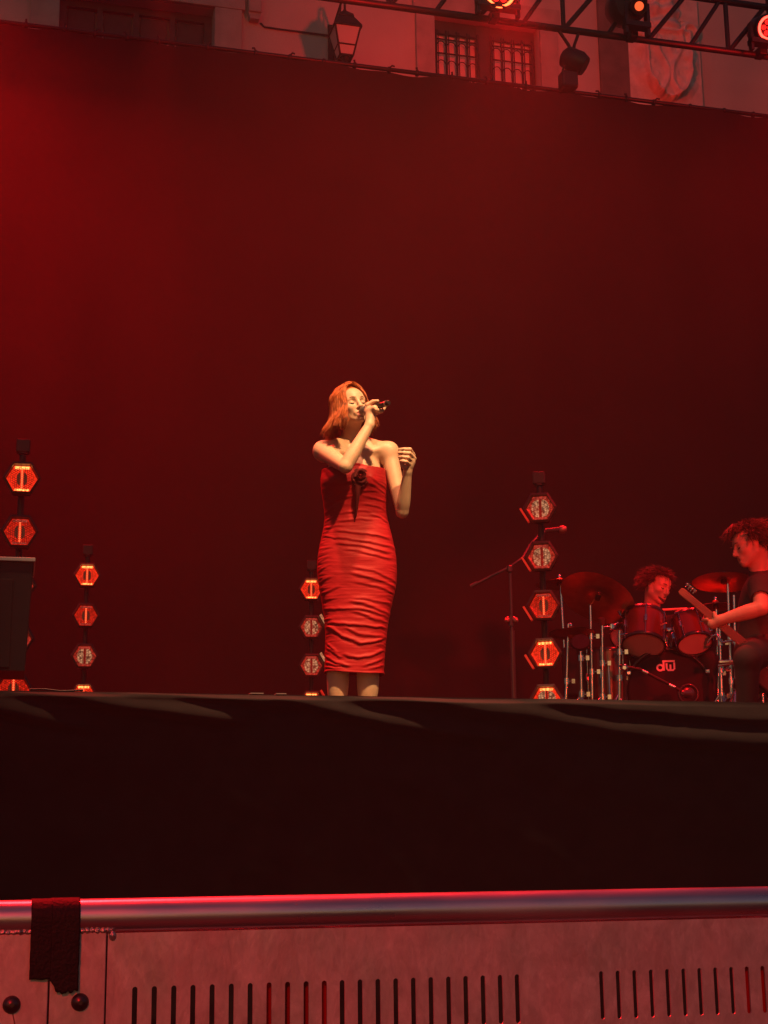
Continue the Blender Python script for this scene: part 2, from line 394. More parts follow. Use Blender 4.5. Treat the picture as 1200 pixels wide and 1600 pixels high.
# conduit box and cable on the wall
cb = bx(396, 10)
t = thing('junction_box', (cb.x, BY, cb.z), 'small grey junction box fixed on the plaster wall left of the lantern', 'junction box')
MB().box((cb.x, BY - .07, cb.z + .1), (.17, .14, .50)).build('box_body', M_STONE, t, bevel=.01)
MB().prism([(cb.x - .085, BY - .002, cb.z - .15), (cb.x + .085, BY - .002, cb.z - .15), (cb.x + .06, BY - .002, cb.z - .24), (cb.x - .06, BY - .002, cb.z - .24)], (0, -.11, 0)).build('cable_gland', M_STONE, t)
pts = [bx(x, y, BY - .02) for x, y in ((407, 36), (413, 42), (440, 46), (480, 51), (512, 55))]
tag(MB().tube(pts, .012, 6).build('wall_cable', M_BLACK, base=pts[0]), 'thin dark cable running along the wall from box to lantern', 'cable')
# wall lantern
def lantern():
    Y = BY - 0.75; c = bx(539, 60, Y); s = 0.0068 * (Y / 18) * 1.0   # metres per photo pixel at that distance
    t = thing('wall_lantern', (c.x, Y, c.z - .35), 'wrought iron street lantern with tapering glass on a wall bracket', 'lantern')
    zt = c.z
    def sq(w, z): return [(c.x + w * a, Y + w * b, z) for a, b in ((-1, -1), (1, -1), (1, 1), (-1, 1))]
    wt, wbm, zt1, zb1 = .165, .085, zt + .10, zt - .27
    m = MB(); tp, bt = sq(wt, zt1), sq(wbm, zb1)
    for a, b in zip(tp, bt): m.cyl(a, b, .013, n=6)
    for ring_ in (tp, bt, sq(.112, zt - .14)):
        for i in range(4): m.cyl(ring_[i], ring_[(i + 1) % 4], .012, n=6)
    m.cyl((c.x, Y, zb1 - .05), (c.x, Y, zb1), .03, .07, n=8)
    m.build('lantern_frame', M_IRON, t)
    for i in range(4):
        g = MB(); q = [tp[i], tp[(i + 1) % 4], bt[(i + 1) % 4], bt[i]]; cen = sum((Vector(p) for p in q), Vector()) / 4
        g.add([Vector(p) * .97 + cen * .03 for p in q], [(0, 1, 2, 3)]).build('pane', mat('lantern_glass', (0.5, 0.47, 0.44), .25, spec=.6), t, solid=.004)
    r = MB(); r.loft([sq(.185, zt1 - .01), sq(.18, zt1 + .02), sq(.10, zt1 + .16), sq(.085, zt1 + .17)], True, False); r.loft([sq(.10, zt1 + .171), sq(.09, zt1 + .21), sq(.03, zt1 + .27)], True, False)
    r.sphere((c.x, Y, zt1 + .29), .025, 8, 6); r.build('lantern_roof', M_IRON, t)
    b = MB(); b.tube([(c.x, Y, zt1 + .28), (c.x - .0, Y, zt1 + .42), (c.x, Y + .2, zt1 + .52), (c.x, BY - .03, zt1 + .40)], .016, 8); b.tube([(c.x, BY - .03, zt1 - .1), (c.x, Y + .3, zt1 + .2), (c.x, Y + .22, zt1 + .5)], .011, 6)
    b.box((c.x, BY - .015, zt1 + .15), (.1, .03, .7)); b.build('bracket', M_IRON, t)
lantern()

# ================================================================== RIG ABOVE THE BACKDROP
TY, TZ, TH = 12.3, 8.895, 0.54
tr = thing('lighting_truss', (4, TY, TZ), 'dark ladder truss carrying stage lamps across the top of the picture', 'truss')
for z in (TZ, TZ + TH): MB().cyl((-5, TY, z), (13, TY, z), 0.034, n=10).build('chord', M_BLACK, tr)
x = 6.86 - 0.86 * 13
while x < 12:
    MB().cyl((x, TY, TZ), (x, TY, TZ + TH), 0.024, n=8).build('brace', M_BLACK, tr)
    MB().cyl((x + 0.02, TY, TZ + 0.02), (x + 0.43, TY, TZ + TH), 0.024, n=8).build('brace', M_BLACK, tr)
    MB().cyl((x - 0.40, TY, TZ + 0.02), (x - 0.06, TY, TZ + TH), 0.022, n=8).build('brace', M_BLACK, tr)
    x += 0.86
M_LAMPB = mat('lamp_housing', (0.02, 0.018, 0.018), 0.4, 0.1)
M_LENS = mat('lamp_ring_light', (0.8, 0.1, 0.05), 0.3, emit=(1.0, 0.16, 0.04), estr=4.0, sample=False)
M_LENS2 = mat('lamp_red_light', (0.8, 0.05, 0.03), 0.3, emit=(1.0, 0.02, 0.015), estr=1.2, sample=False)
M_LENS3 = mat('lamp_orange_light', (0.8, 0.1, 0.05), 0.3, emit=(1.0, 0.12, 0.03), estr=1.3, sample=False)
def truss_lamp(px, py, r, label, lens, ringed):
    c = atY(px, py, TY - 0.22); aim = (Vector((3.0, 3.0, 0.9)) - c).normalized(); ax = Vector((aim.x * .4, -1, aim.z * .75)).normalized()
    t = thing('truss_lamp', (c.x, TY, TZ), label, 'stage lamp', 'stage lamps on the truss')
    MB().lathe(c, ax, [(r * .75, -.30), (r * 1.15, -.26), (r * 1.25, -.05), (r * 1.25, .03), (r * 1.12, .05), (r * 1.08, .03)], 24).build('housing', M_LAMPB, t)
    X, Yv, _ = ortho(ax)
    if ringed:
        m = MB(); n = 32
        m.loft([m.ring(c + ax * .045, X, Yv, r * 1.06, n), m.ring(c + ax * .058, X, Yv, r * 1.0, n), m.ring(c + ax * .055, X, Yv, r * .86, n), m.ring(c + ax * .04, X, Yv, r * .86, n)], False); m.build('ring_lens', lens, t)
        for i in range(7):
            a = i * math.pi / 3; q = c + ax * .042 + (X * math.cos(a) + Yv * math.sin(a)) * (r * .52 if i < 6 else 0)
            MB().lathe(q, ax, [(r * .22, 0), (r * .22, .006), (r * .12, .015)], 12).build('led_lens', M_LENS2, t)
    else:
        MB().lathe(c + ax * .03, ax, [(r * .62, 0), (r * .6, .012), (r * .4, .02)], 20).build('lens', lens, t)
    for s in (-1, 1): MB().box(c + Vector((s * (r * 1.25 + .025), .05, (TZ - c.z) / 2)), (.03, .06, abs(TZ - c.z) + .12)).build('yoke_arm', M_LAMPB, t)
    MB().box((c.x, c.y + .05, TZ + .035), (r * 2.5 + .08, .1, .05)).build('yoke_base', M_LAMPB, t)
    MB().box((c.x, TY - .05, TZ + .0), (.08, .13, .09)).build('clamp', M_BLACK, t, bevel=.01)
    return c, ax
LAMPS = [truss_lamp(780, -12, .135, 'round red stage lamp with glowing orange ring on truss above the barred window', M_LENS, True),
         truss_lamp(997, 10, .07, 'dark moving head lamp with small orange lens on truss by carved crest', M_LENS3, False),
         truss_lamp(1200, 44, .11, 'bright red stage lamp on truss at the right edge of the picture', mat('lamp_bright_red', (.8, .1, .05), .3, emit=(1, .05, .03), estr=6.0, sample=False), True)]
# wider body of the moving head
c = LAMPS[1][0]; t = [o for o in COL.objects if o.get('label', '').startswith('dark moving head')][0]
MB().lathe(c + Vector((-.06, .12, .06)), (0, -1, -.25), [(.12, -.2), (.17, -.14), (.18, .06), (.15, .10)], 20).build('head_shell', M_LAMPB, t)
# small cable-hung fixture below the chord
c = atY(897, 98, TY - .05)
t = thing('hanging_projector', (c.x, TY, c.z), 'small dark fixture slung on straps below the truss beside barred window', 'stage lamp')
for s in (-1, 1): MB().tube([(c.x + s * .10 - .02, TY, TZ - .02), (c.x + s * .03, TY, c.z + .21), (c.x + .01, TY, c.z + .12)], .016, 6).build('strap', M_BLACK, t)
MB().lathe(c + Vector((0, 0, .02)), (.75, -.3, -.55), [(.05, -.13), (.10, -.10), (.115, .05), (.09, .12)], 16).build('housing', M_LAMPB, t)
MB().box(c + Vector((-.06, .02, -.19)), (.16, .14, .17)).build('ballast_box', M_LAMPB, t, bevel=.02)
MB().tube([c + Vector((-.08, 0, .0)), c + Vector((-.11, .02, -.08)), c + Vector((-.07, .02, -.14))], .012, 6).build('cable', M_BLACK, t)

# ================================================================== HEXAGON LAMP TOWERS
HEXZ = [3.292, 2.995, 2.698, 2.412, 2.140]
M_HFRAME = mat('hex_housing', (0.045, 0.03, 0.028), 0.45, 0.2)
def hexmat(name, e, s, cell=0.35):
    m = mat(name, (0.25, 0.04, 0.03), 0.4, emit=e, estr=s, sample=False)
    n = m.node_tree; b = n.nodes['Principled BSDF']; tc = n.nodes.new('ShaderNodeTexCoord')
    v = n.nodes.new('ShaderNodeTexVoronoi'); v.inputs['Scale'].default_value = 70
    r = n.nodes.new('ShaderNodeMapRange'); r.inputs[1].default_value = 0.1; r.inputs[2].default_value = 0.75; r.inputs[3].default_value = s * (1 + cell); r.inputs[4].default_value = s * (1 - cell)
    n.links.new(tc.outputs['Object'], v.inputs['Vector']); n.links.new(v.outputs['Distance'], r.inputs[0]); n.links.new(r.outputs[0], b.inputs['Emission Strength'])
    return m
M_GLOW = hexmat('hex_red_glow', (1.0, 0.030, 0.007), 0.95)
M_GLOW2 = hexmat('hex_red_glow_soft', (1.0, 0.024, 0.007), 0.55, .5)
M_GLOWD = hexmat('hex_dim_red_glow', (1.0, 0.06, 0.03), 0.33, 0.7)
M_FIL = mat('hex_filament', (.3, .1, .05), .4, emit=(1.0, 0.10, 0.03), estr=2.0, sample=False)
M_FILD = mat('hex_filament_dim', (.2, .05, .04), .4, emit=(1.0, 0.03, 0.02), estr=0.12, sample=False)
M_BAR = hexmat('hex_bar_orange', (1.0, 0.27, 0.06), 3.4, 0.6)
M_BARD = hexmat('hex_bar_dim', (1.0, 0.10, 0.06), 0.35, 0.5)
M_LENSD = mat('hex_lens_grey', (0.16, 0.12, 0.09), 0.35, emit=(1.0, .18, .06), estr=.06, sample=False)
M_LENSP = hexmat('hex_lens_cream', (1.0, 0.45, 0.21), 0.42, 0.85)
M_COMB = mat('hex_comb', (0.05, 0.02, 0.015), 0.5)
M_COMBR = mat('hex_comb_red', (0.10, 0.02, 0.015), 0.5, emit=(1, .03, .015), estr=.05, sample=False)
M_FLAP_GLOW = mat('hex_flap_glow', (0.45, 0.10, 0.06), 0.5, emit=(1, .03, .01), estr=.28, sample=False)  # emission stands in for lamp light reflected off the flaps
M_FLAPP = hexmat('hex_flap_cream_glow', (1.0, 0.45, 0.2), 0.45, 0.5)  # cream emission put in for light falling on the flap
def hexring(c, X, Z, r, ph=0.0): return [c + X * (r * math.cos(ph + k * math.pi / 3)) + Z * (r * math.sin(ph + k * math.pi / 3)) for k in range(6)]
def hex_lamp(tower, c, X, N, state, flap):
    """X right, N towards the audience; flat top and bottom edges"""
    Z = Vector((0, 0, 1)); R = 0.083
    m = MB()
    m.loft([hexring(c - N * .09, X, Z, R * .7), hexring(c - N * .07, X, Z, R * 1.12), hexring(c + N * .03, X, Z, R * 1.24), hexring(c + N * .034, X, Z, R * 1.08), hexring(c + N * .0, X, Z, R * 1.03), hexring(c - N * .03, X, Z, R * .9)], True, False)
    lamp = m.build('hex_lamp', M_HFRAME, tower)
    lit = state in ('lit', 'lit2')
    glow, fil, bar, lens = (M_GLOW, M_FIL, M_BAR, M_LENSD) if lit else (M_GLOWD, M_FILD, M_BARD, M_LENSP)
    if state == 'lit2': glow, bar, fil = M_GLOW2, M_BARD, M_FIL
    if state == 'mixed': glow, bar = M_GLOW, M_BAR
    # faceted reflector: six trapezoids falling back to a small inner hexagon, each its own facet
    o_, i_ = hexring(c - N * .002, X, Z, R * 1.0), hexring(c - N * .022, X, Z, R * .55)
    m = MB(); m.add(o_ + i_, [(k, (k + 1) % 6, 6 + (k + 1) % 6, 6 + k) for k in range(6)]); m.add(i_, [tuple(range(6))]); m.build('reflector', glow, lamp)
    lw, lh = (.019, .036) if lit else (.044, .054)
    for s in (-1, 1):            # the two half lenses either side of the filament
        pts = [c - N * .010 + X * (s * (.009 + lw * max(0, math.sin(t)) ** .8)) + Z * (lh * math.cos(t)) for t in np.linspace(0, math.pi, 9)]
        MB().prism(pts, N * .006).build('half_lens', lens, lamp)
    MB().cyl(c - N * .008 - Z * .055, c - N * .008 + Z * .055, .0055, n=8).build('filament', fil, lamp)
    for s in (1, -1):            # light bars at top and bottom
        zz = R * .866 * .86 * s
        MB().box(c - N * .004 + Z * zz, (R * .92, .008, .013 if s > 0 else .009), X, N, Z).build('light_bar', bar, lamp)
    # honeycomb louvre in front
    m = MB(); pitch = .0125; rr = pitch / math.sqrt(3)
    for a in range(-8, 9):
        for b in range(-8, 9):
            px_, pz_ = a * pitch * .866, (b + (a % 2) / 2) * pitch
            if abs(pz_) > R * .80 or abs(px_) + abs(pz_) / math.sqrt(3) > R * .93: continue
            q = c + N * .004 + X * px_ + Z * pz_
            ro, ri = hexring(q, X, Z, rr), hexring(q, X, Z, rr * (.84 if lit else .90))
            m.add(ro + ri, [(k, (k + 1) % 6, 6 + (k + 1) % 6, 6 + k) for k in range(6)])
    m.build('honeycomb_louvre', M_COMB if lit else M_COMBR, lamp)
    if flap:
        a0 = {'ll': math.pi, 'ur': 0.0}[flap]
        p0, p1 = [c + X * (R * 1.36 * math.cos(t)) + Z * (R * 1.36 * math.sin(t)) for t in (a0 + .10, a0 + math.pi / 3 - .10)]
        n_ = ((p0 + p1) / 2 - c).normalized(); d_ = (p1 - p0)
        MB().box((p0 + p1) / 2 + N * .05, (d_.length, .012, .05), d_.normalized(), n_, N).build('side_flap', M_FLAPP if state == 'pale' and flap == 'ur' else M_FLAP_GLOW, lamp)
        for p in (p0, p1): MB().cyl(p + N * .025, p * .86 + c * .14 + N * .01, .004, n=6).build('hinge', M_HFRAME, lamp)
def tower(px, Y, x, states, flap, label, tilt=0.0):
    t = thing('lamp_tower', (x, Y, FLOOR), label, 'lamp tower', 'hexagon lamp towers')
    v = Vector((x, Y, 0)).normalized(); N = Matrix.Rotation(tilt, 3, 'Z') @ (-v); X = Vector((-N.y, N.x, 0))
    MB().cyl((x + v.x * .10, Y + v.y * .10, FLOOR + .02), (x + v.x * .10, Y + v.y * .10, 3.45), .019, n=10).build('pole', M_BLACK, t)
    b = Vector((x + v.x * .10, Y + v.y * .10, 0))
    MB().box((b.x, b.y, 3.50), (.075, .06, .075), X, N).build('top_block', M_HFRAME, t, bevel=.006)
    MB().cyl((b.x, b.y, 3.455), (b.x, b.y, 3.464), .03, n=10).build('collar', M_HFRAME, t)
    MB().lathe((b.x, b.y, FLOOR), (0, 0, 1), [(.21, 0), (.21, .02), (.03, .035), (.03, .12)], 24).build('base_plate', M_BLACK, t)
    for z, st in zip(HEXZ, states): hex_lamp(t, Vector((x, Y, z)), X, N, st, flap if st != 'nof' else None)
    return t
tower(0, 8.374, .2135, ['lit', 'lit2', 'pale', 'pale', 'lit2'], None, 'nearest lamp tower at left, its lower hexagons behind the black cabinet')
tower(0, 11.26, .780, ['lit', 'lit2', 'pale', 'lit', 'lit'], None, 'small far lamp tower with orange hexagons between the black cabinet and singer')
tower(0, 11.53, 2.518, ['lit', 'pale', 'pale', 'lit', 'lit'], 'ur', 'lamp tower right behind the singer with two cream hexagons', tilt=.10)
tower(0, 8.465, 3.258, ['pale', 'pale', 'lit2', 'lit', 'mixed'], 'll', 'lamp tower with side flaps standing in front of the drum kit', tilt=-.10)

# ================================================================== BLACK CABINET, LEFT
def cabinet():
    Y = 7.0; f = Front(atY(20, 1000, Y)); M_CAB = mat('cabinet_black', (0.009, 0.008, 0.008), 0.55, var=.2, vscale=12, bump=.15, bscale=300)
    tr_, br_ = f(53, 879), f(39, 1048); hh = tr_.z - br_.z; W = .62
    t = thing('loudspeaker_cabinet', (f.b.x - .2, Y, FLOOR), 'tall black loudspeaker cabinet with pale top edge at the left edge', 'loudspeaker')
    u, d = f.u, -f.v
    def q(a, off, z): return Vector((tr_.x, tr_.y, 0)) + u * a + d * off + Vector((0, 0, z))
    zt, zb = tr_.z, br_.z; tp = (br_ - tr_).dot(u)
    m = MB(); m.loft([[q(tp, 0, zb), q(tp, -.36, zb), q(-W - tp, -.36, zb), q(-W - tp, 0, zb)], [q(0, 0, zt), q(0, -.40, zt), q(-W, -.40, zt), q(-W, 0, zt)]], True, False)
    m.build('cabinet_body', M_CAB, t, bevel=.006)
    MB().box(q(-W / 2, -.195, zt + .011), (W + .012, .42, .018), u, d).build('top_board', mat('pale_top_board', (.78, .70, .62), .6), t, bevel=.003)
    a0 = (f(19, 940) - tr_).dot(u)
    MB().box(q(a0 - .20, .006, zb + .21), (.40, .014, .40), u, d).build('grille_panel', mat('cabinet_grille', (.012, .011, .011), .7, bump=.4, bscale=700), t, bevel=.004)
    MB().cyl(q(-W / 2, -.2, FLOOR + .03), q(-W / 2, -.2, zb), .04, n=12).build('stand_pole', M_BLACK, t)
    MB().lathe(q(-W / 2, -.2, FLOOR), (0, 0, 1), [(.22, 0), (.22, .025), (.05, .04)], 24).build('stand_base', M_BLACK, t)
cabinet()

# ================================================================== CROWD BARRIER IN THE FOREGROUND
BYF = 2.178                                   # front face of the sheet
M_ALU = mat('scuffed_aluminium', (0.52, 0.48, 0.46), 0.5, 0.55, var=.16, vscale=14, bump=.06, bscale=90, stretch=(1, 1, .6), rvar=.12)
M_ALUT = mat('tube_aluminium', (0.74, 0.72, 0.73), 0.34, 0.95, var=.06, vscale=25, bump=.03, bscale=60, stretch=(.15, 1, 1), rvar=.08)
M_BOLT = mat('dark_bolt', (.10, .08, .08), .35, .8, var=.2, vscale=60)
M_WELD = mat('weld_bead', (.6, .56, .54), .35, .9, bump=.4, bscale=150)
XJ = 0.1175                                   # joint between the two barrier units
def scuff(m):
    """dull blotches with fine upright scratches and runs, no light in it"""
    n = m.node_tree; b = n.nodes['Principled BSDF']; tc = n.nodes.new('ShaderNodeTexCoord'); res = []
    for scale, sc, det, dist, lo, hi, c0, c1 in (((30, 1, 17), 2.2, 12, 1.4, .38, .64, (.86, .85, .84, 1), (1, 1, 1, 1)), ((11, 1, 8), 1.5, 9, 1.0, .35, .68, (.78, .75, .74, 1), (1, 1, 1, 1)), ((16, 1, 6), 1.3, 2, .8, .496, .502, (.93, .92, .92, 1), (1, 1, 1, 1)), ((110, 1, 42), 1.4, 6, .8, .56, .72, (1, 1, 1, 1), (1.14, 1.13, 1.12, 1))):
        mp = n.nodes.new('ShaderNodeMapping'); mp.inputs['Scale'].default_value = scale; n.links.new(tc.outputs['Object'], mp.inputs['Vector'])
        t = n.nodes.new('ShaderNodeTexNoise'); t.inputs['Scale'].default_value = sc; t.inputs['Detail'].default_value = det; t.inputs['Roughness'].default_value = .62; t.inputs['Distortion'].default_value = dist; n.links.new(mp.outputs[0], t.inputs['Vector'])
        r = n.nodes.new('ShaderNodeValToRGB'); r.color_ramp.elements[0].position = lo; r.color_ramp.elements[1].position = hi
        r.color_ramp.elements[0].color = c0; r.color_ramp.elements[1].color = c1; n.links.new(t.outputs['Fac'], r.inputs[0]); res.append(r.outputs[0])
    cur = None
    for o in res:
        mx = n.nodes.new('ShaderNodeVectorMath'); mx.operation = 'MULTIPLY'; n.links.new(o, mx.inputs[0])
        if cur is None: mx.inputs[1].default_value = (.74, .71, .70)
        else: n.links.new(cur, mx.inputs[1])
        cur = mx.outputs[0]
    n.links.new(cur, b.inputs['Base Color'])
scuff(M_ALU)
def slotted(m, x0, x1, z0, z1, slots, zt, zb, wd):
    """sheet from x0..x1, z0..z1 with real stadium-shaped slots at the given xs"""
    Y = BYF; xs = sorted(slots); edges = [x0] + [(a + b) / 2 for a, b in zip(xs, xs[1:])] + [x1]
    def quad(a, b, c, d): m.add([(a, Y, c), (b, Y, c), (b, Y, d), (a, Y, d)], [(0, 1, 2, 3)])
    for i, x in enumerate(xs):
        a, b = edges[i], edges[i + 1]
        zt1, zb1 = zt + .012, zb - .012
        quad(a, b, zt1, z1)
        quad(a, b, z0, zb1)
        r = wd / 2; inner = []; outer = []; N = 6
        for k in range(N + 1):
            t = math.pi * k / N; inner.append((x + r * math.cos(t), zt - r + r * math.sin(t)))
            outer.append((b + (a - b) * k / N, zt1))
        for k in range(N + 1):
            t = math.pi + math.pi * k / N; inner.append((x + r * math.cos(t), zb + r + r * math.sin(t)))
            outer.append((a + (b - a) * k / N, zb1))
        n = len(inner)
        m.add([(p, Y, q) for p, q in outer] + [(p, Y, q) for p, q in inner], [(k, (k + 1) % n, n + (k + 1) % n, n + k) for k in range(n)])
def px2x(px, py): return atY(px, py, BYF).x
S1 = [210, 240.5, 271, 301, 331, 361, 390.5, 420, 449, 478, 506.5, 534.5, 562.5, 590.5, 618.5, 646, 673.5, 701, 728, 755, 782, 808.5]
S2 = [940, 966, 992, 1018, 1043.5, 1069, 1094, 1119, 1144, 1168.5, 1193]
s1 = [px2x(p, 1572 - 8 * (p - 500) / 600 ) for p in S1]; s2 = [px2x(p, 1552) for p in S2]
s2 += [s2[-1] + .0258 * k for k in range(1, 9)]; s1 = s1
br = thing('crowd_barrier', (0.8, 2.19, 0), 'scuffed aluminium crowd barrier with slotted front sheet across the foreground', 'barrier', 'crowd barriers')
XS = px2x(166, 1500); XM = px2x(874, 1550); XE = s2[-1] + .05
m = MB(); slotted(m, XS + .0015, XM, .04, 1.1545, s1, 1.084, 1.0165, .0072); slotted(m, XM, XE, .04, 1.1545, s2, 1.0845, 1.0170, .0066)
bm_o = m.build('slotted_sheet', M_ALU, br, solid=.003)
TUZ, TUR, TUY = 1.1755, .0245, 2.1955
MB().cyl((XJ + .001, TUY, TUZ), (XE, TUY, TUZ), TUR, n=40).build('top_tube', M_ALUT, br)
def plate(x0, x1, parent, z1=1.156): return MB().box(((x0 + x1) / 2, BYF + .0012, (.04 + z1) / 2), (x1 - x0, .006, z1 - .04)).build('end_plate', M_ALU, parent, bevel=.001)
plate(XJ + .0012, XS - .0008, br)
def bead(x0, x1, parent):
    pts = [(x, BYF - .001 + .0012 * math.sin(x * 900), 1.1585 + .0008 * math.sin(x * 700)) for x in np.arange(x0, x1, .0022)]
    MB().tube(pts, [.0032 + .0007 * math.sin(i * 1.9) + .0004 * random.uniform(-1, 1) for i in range(len(pts))], 8).build('weld', M_WELD, parent)
bead(XJ + .002, px2x(176, 1455), br)
e = atY(176, 1462, BYF - .002); MB().sphere(e, .0052, 10, 7, (1, .8, 1.3)).build('weld_end', M_WELD, br)
def bolt(px, py, parent):
    c = atY(px, py, BYF - .003); MB().lathe(c + Vector((0, .002, 0)), (0, -1, 0), [(.0118, 0), (.0118, .001), (.0108, .0045), (.0075, .0075), (.003, .009)], 20).build('bolt', M_BOLT, parent)
bolt(125, 1566, br)
br2 = thing('crowd_barrier', (-.6, 2.19, 0), 'aluminium crowd barrier end plate at the lower left corner, left of the joint', 'barrier', 'crowd barriers')
MB().cyl((-1.1, TUY, TUZ), (XJ - .001, TUY, TUZ), TUR, n=40).build('top_tube', M_ALUT, br2)
plate(px2x(-16, 1500), XJ - .0012, br2); bead(px2x(-40, 1455), XJ - .002, br2); bolt(18, 1570, br2)
MB().tube([atY(20, 1584, BYF - .0015), atY(23, 1600, BYF - .0015), atY(25, 1640, BYF - .0015)], .0009, 5).build('drip_mark', mat('dried_drip', (.2, .12, .11), .6), br2)
m = MB(); slotted(m, -1.1, px2x(-18, 1500), .04, 1.1545, [px2x(-18, 1500) - .05 - .0262 * k for k in range(22)], 1.084, 1.0165, .0072); m.build('slotted_sheet', M_ALU, br2, solid=.003)
for b_, xs in ((br, (.55, 1.25)), (br2, (-.9, -.3))):
    for xx in xs:
        MB().box((xx, 2.5, .06), (.05, .75, .05)).build('foot', M_ALU, b_); MB().cyl((xx, 2.24, 1.0), (xx, 2.86, .08), .018, n=10).build('strut', M_ALUT, b_)
# gaffer tape over the joint
M_GAF = mat('gaffer_tape', (.012, .010, .010), .62, bump=.25, bscale=220, var=.3, vscale=40, spec=.3)
gt = thing('gaffer_tape', (XJ, 2.17, 1.1), 'black gaffer tape wrapped over the barrier joint, torn at its lower end', 'tape')
def tape(xa, xb, zend_fn, dy, name):
    P = []; NX = 14
    prof = [(TUY + (TUR + .0012 + dy) * math.cos(t), TUZ + (TUR + .0012 + dy) * math.sin(t)) for t in np.linspace(.25 * math.pi, 1.02 * math.pi, 18)]
    prof = [p for p in prof]; y1, z1 = BYF - .0078 - dy, 1.1475
    for k in range(len(prof) + 18):
        row = []
        for i in range(NX + 1):
            x = xa + (xb - xa) * i / NX
            if k < len(prof): y, z = prof[k]
            else:
                s = (k - len(prof)) / 17; ze = zend_fn(i / NX); z = z1 + (ze - z1) * s; y = y1 + .0006 * fbm(x * 60, z * 40, dy * 900)
            row.append((x + .0006 * fbm(z * 60, i == 0, 3), y - .0005 * max(0, fbm(x * 90, z * 90)), z))
        P.append(row)
    MB().grid(P).build(name, M_GAF, gt, solid=.0005)
zA, zB = atY(60, 1530, BYF).z, atY(110, 1546, BYF).z
tape(px2x(48, 1450), px2x(85, 1450), lambda s: zA + .0006 * math.sin(9 * s), 0.0, 'tape_strip')
def torn(s):
    base = zB - .004 * min(1, max(0, (s - .1) * 5)) + .006 * max(0, s - .55)
    return base + (.012 * (1 - s / .28) if s < .28 else 0) + .0016 * math.sin(23 * s) + .0012 * math.sin(51 * s + 1)
tape(px2x(80, 1450), px2x(124.5, 1450), torn, .0007, 'tape_strip')
# plain red strips behind the slots, so red shows through them
M_STRIP = mat('strip_red', (.26, .014, .010), .8)
for k, (a, b) in enumerate(((414, 514), (1160, 1206))):
    x0, x1 = px2x(a, 1565), px2x(b, 1550)
    tag(MB().box(((x0 + x1) / 2, 2.192, 1.0), (x1 - x0, .004, .24)).build('red_strip', M_STRIP, base=((x0 + x1) / 2, 2.192, .9), bevel=.001),
        ('wide red strip seen through three slots in the left half of the barrier', 'narrow red strip seen through the last slots at the right edge')[k], 'strap')  # 'strap' is only the category word; these are plain red strips

# ================================================================== DRUM KIT
RIS = 2.02
fD = Front((4.518, 9.47, RIS))
M_RISER = mat('riser_black', (.02, .017, .016), .7, var=.2, vscale=6)
tag(MB().box((4.75, 10.05, (FLOOR + .002 + RIS - .004) / 2), (3.3, 2.3, RIS - .006 - FLOOR)).build('drum_riser', M_RISER, base=(4.75, 10.05, FLOOR), bevel=.01), 'low black riser under the drum kit', 'riser')
M_SHELL = mat('drum_shell_lacquer', (.11, .022, .014), .25, var=.25, vscale=6, coat=.6, stretch=(1, 1, .2))
M_HOOP = mat('drum_hoop_black', (.02, .016, .016), .3, coat=.4)
M_SKIN = mat('drum_head_white', (.85, .80, .76), .55, var=.05, vscale=8)
def film(m, w_):
    n = m.node_tree; b = n.nodes['Principled BSDF']; tl = n.nodes.new('ShaderNodeBsdfTranslucent'); tl.inputs[0].default_value = (.8, .75, .7, 1)
    mx = n.nodes.new('ShaderNodeMixShader'); mx.inputs[0].default_value = w_; o = [q for q in n.nodes if q.type == 'OUTPUT_MATERIAL'][0]
    n.links.new(b.outputs[0], mx.inputs[1]); n.links.new(tl.outputs[0], mx.inputs[2]); n.links.new(mx.outputs[0], o.inputs[0])
film(M_SKIN, .2)      # thin plastic heads let the light through
M_SKINB = mat('drum_head_black', (.012, .010, .014), .6, spec=.2)
M_CYM = mat('cymbal_bronze', (.34, .21, .09), .36, .92, var=.15, vscale=20, aniso=.4)
M_LOGO = mat('logo_white', (.85, .78, .76), .5)
M_STICK = mat('stick_wood', (.62, .48, .32), .5)
TOCAM = -fD.v
def drum(name, label, c, front, r, h, lugs, headmat, hoopmat=None, shellmat=None, base=None, hoopw=.02):
    """c centre of the visible head, front its outward normal"""
    n = Vector(front).normalized(); X, Y, _ = ortho(n); c = Vector(c)
    t = thing(name, base or (c - n * h / 2), label, 'drum', 'drums of the kit')
    m = MB(); m.loft([m.ring(c - n * .012, X, Y, r, 40), m.ring(c - n * (h - .012), X, Y, r, 40)], False); m.build('shell', shellmat or M_SHELL, t)
    for s, nm in ((0, 'head'), (h, 'rear_head')):
        MB().lathe(c - n * s, n, [(r * .985, -.002), (r * .985, .001), (r * .90, .0025)], 40).build(nm, headmat, t)
        cc = c - n * (s - (.002 if s == 0 else -.002)); q = MB()
        sg = 1 if s == 0 else -1
        q.loft([q.ring(cc - n * .016 * sg, X, Y, r * 1.03, 40), q.ring(cc + n * .010 * sg, X, Y, r * 1.055, 40), q.ring(cc + n * .012 * sg, X, Y, r * .99, 40), q.ring(cc + n * .004 * sg, X, Y, r * .975, 40)], False)
        q.build('hoop', hoopmat or M_HOOP, t)
    for k in range(lugs):
        a = 2 * math.pi * (k + .3) / lugs; d = X * math.cos(a) + Y * math.sin(a)
        p = c - n * h / 2 + d * (r + .010); lg = MB(); lg.box(p, (.018, .022, min(.05, h * .4)), d.cross(n), d, n); lg.build('lug', M_CHROME, t, bevel=.004)
        MB().cyl(c + n * .012 + d * (r * 1.045), c - n * (h + .012) + d * (r * 1.045), .0035, n=6).build('tension_rod', M_CHROME, t)
    return t
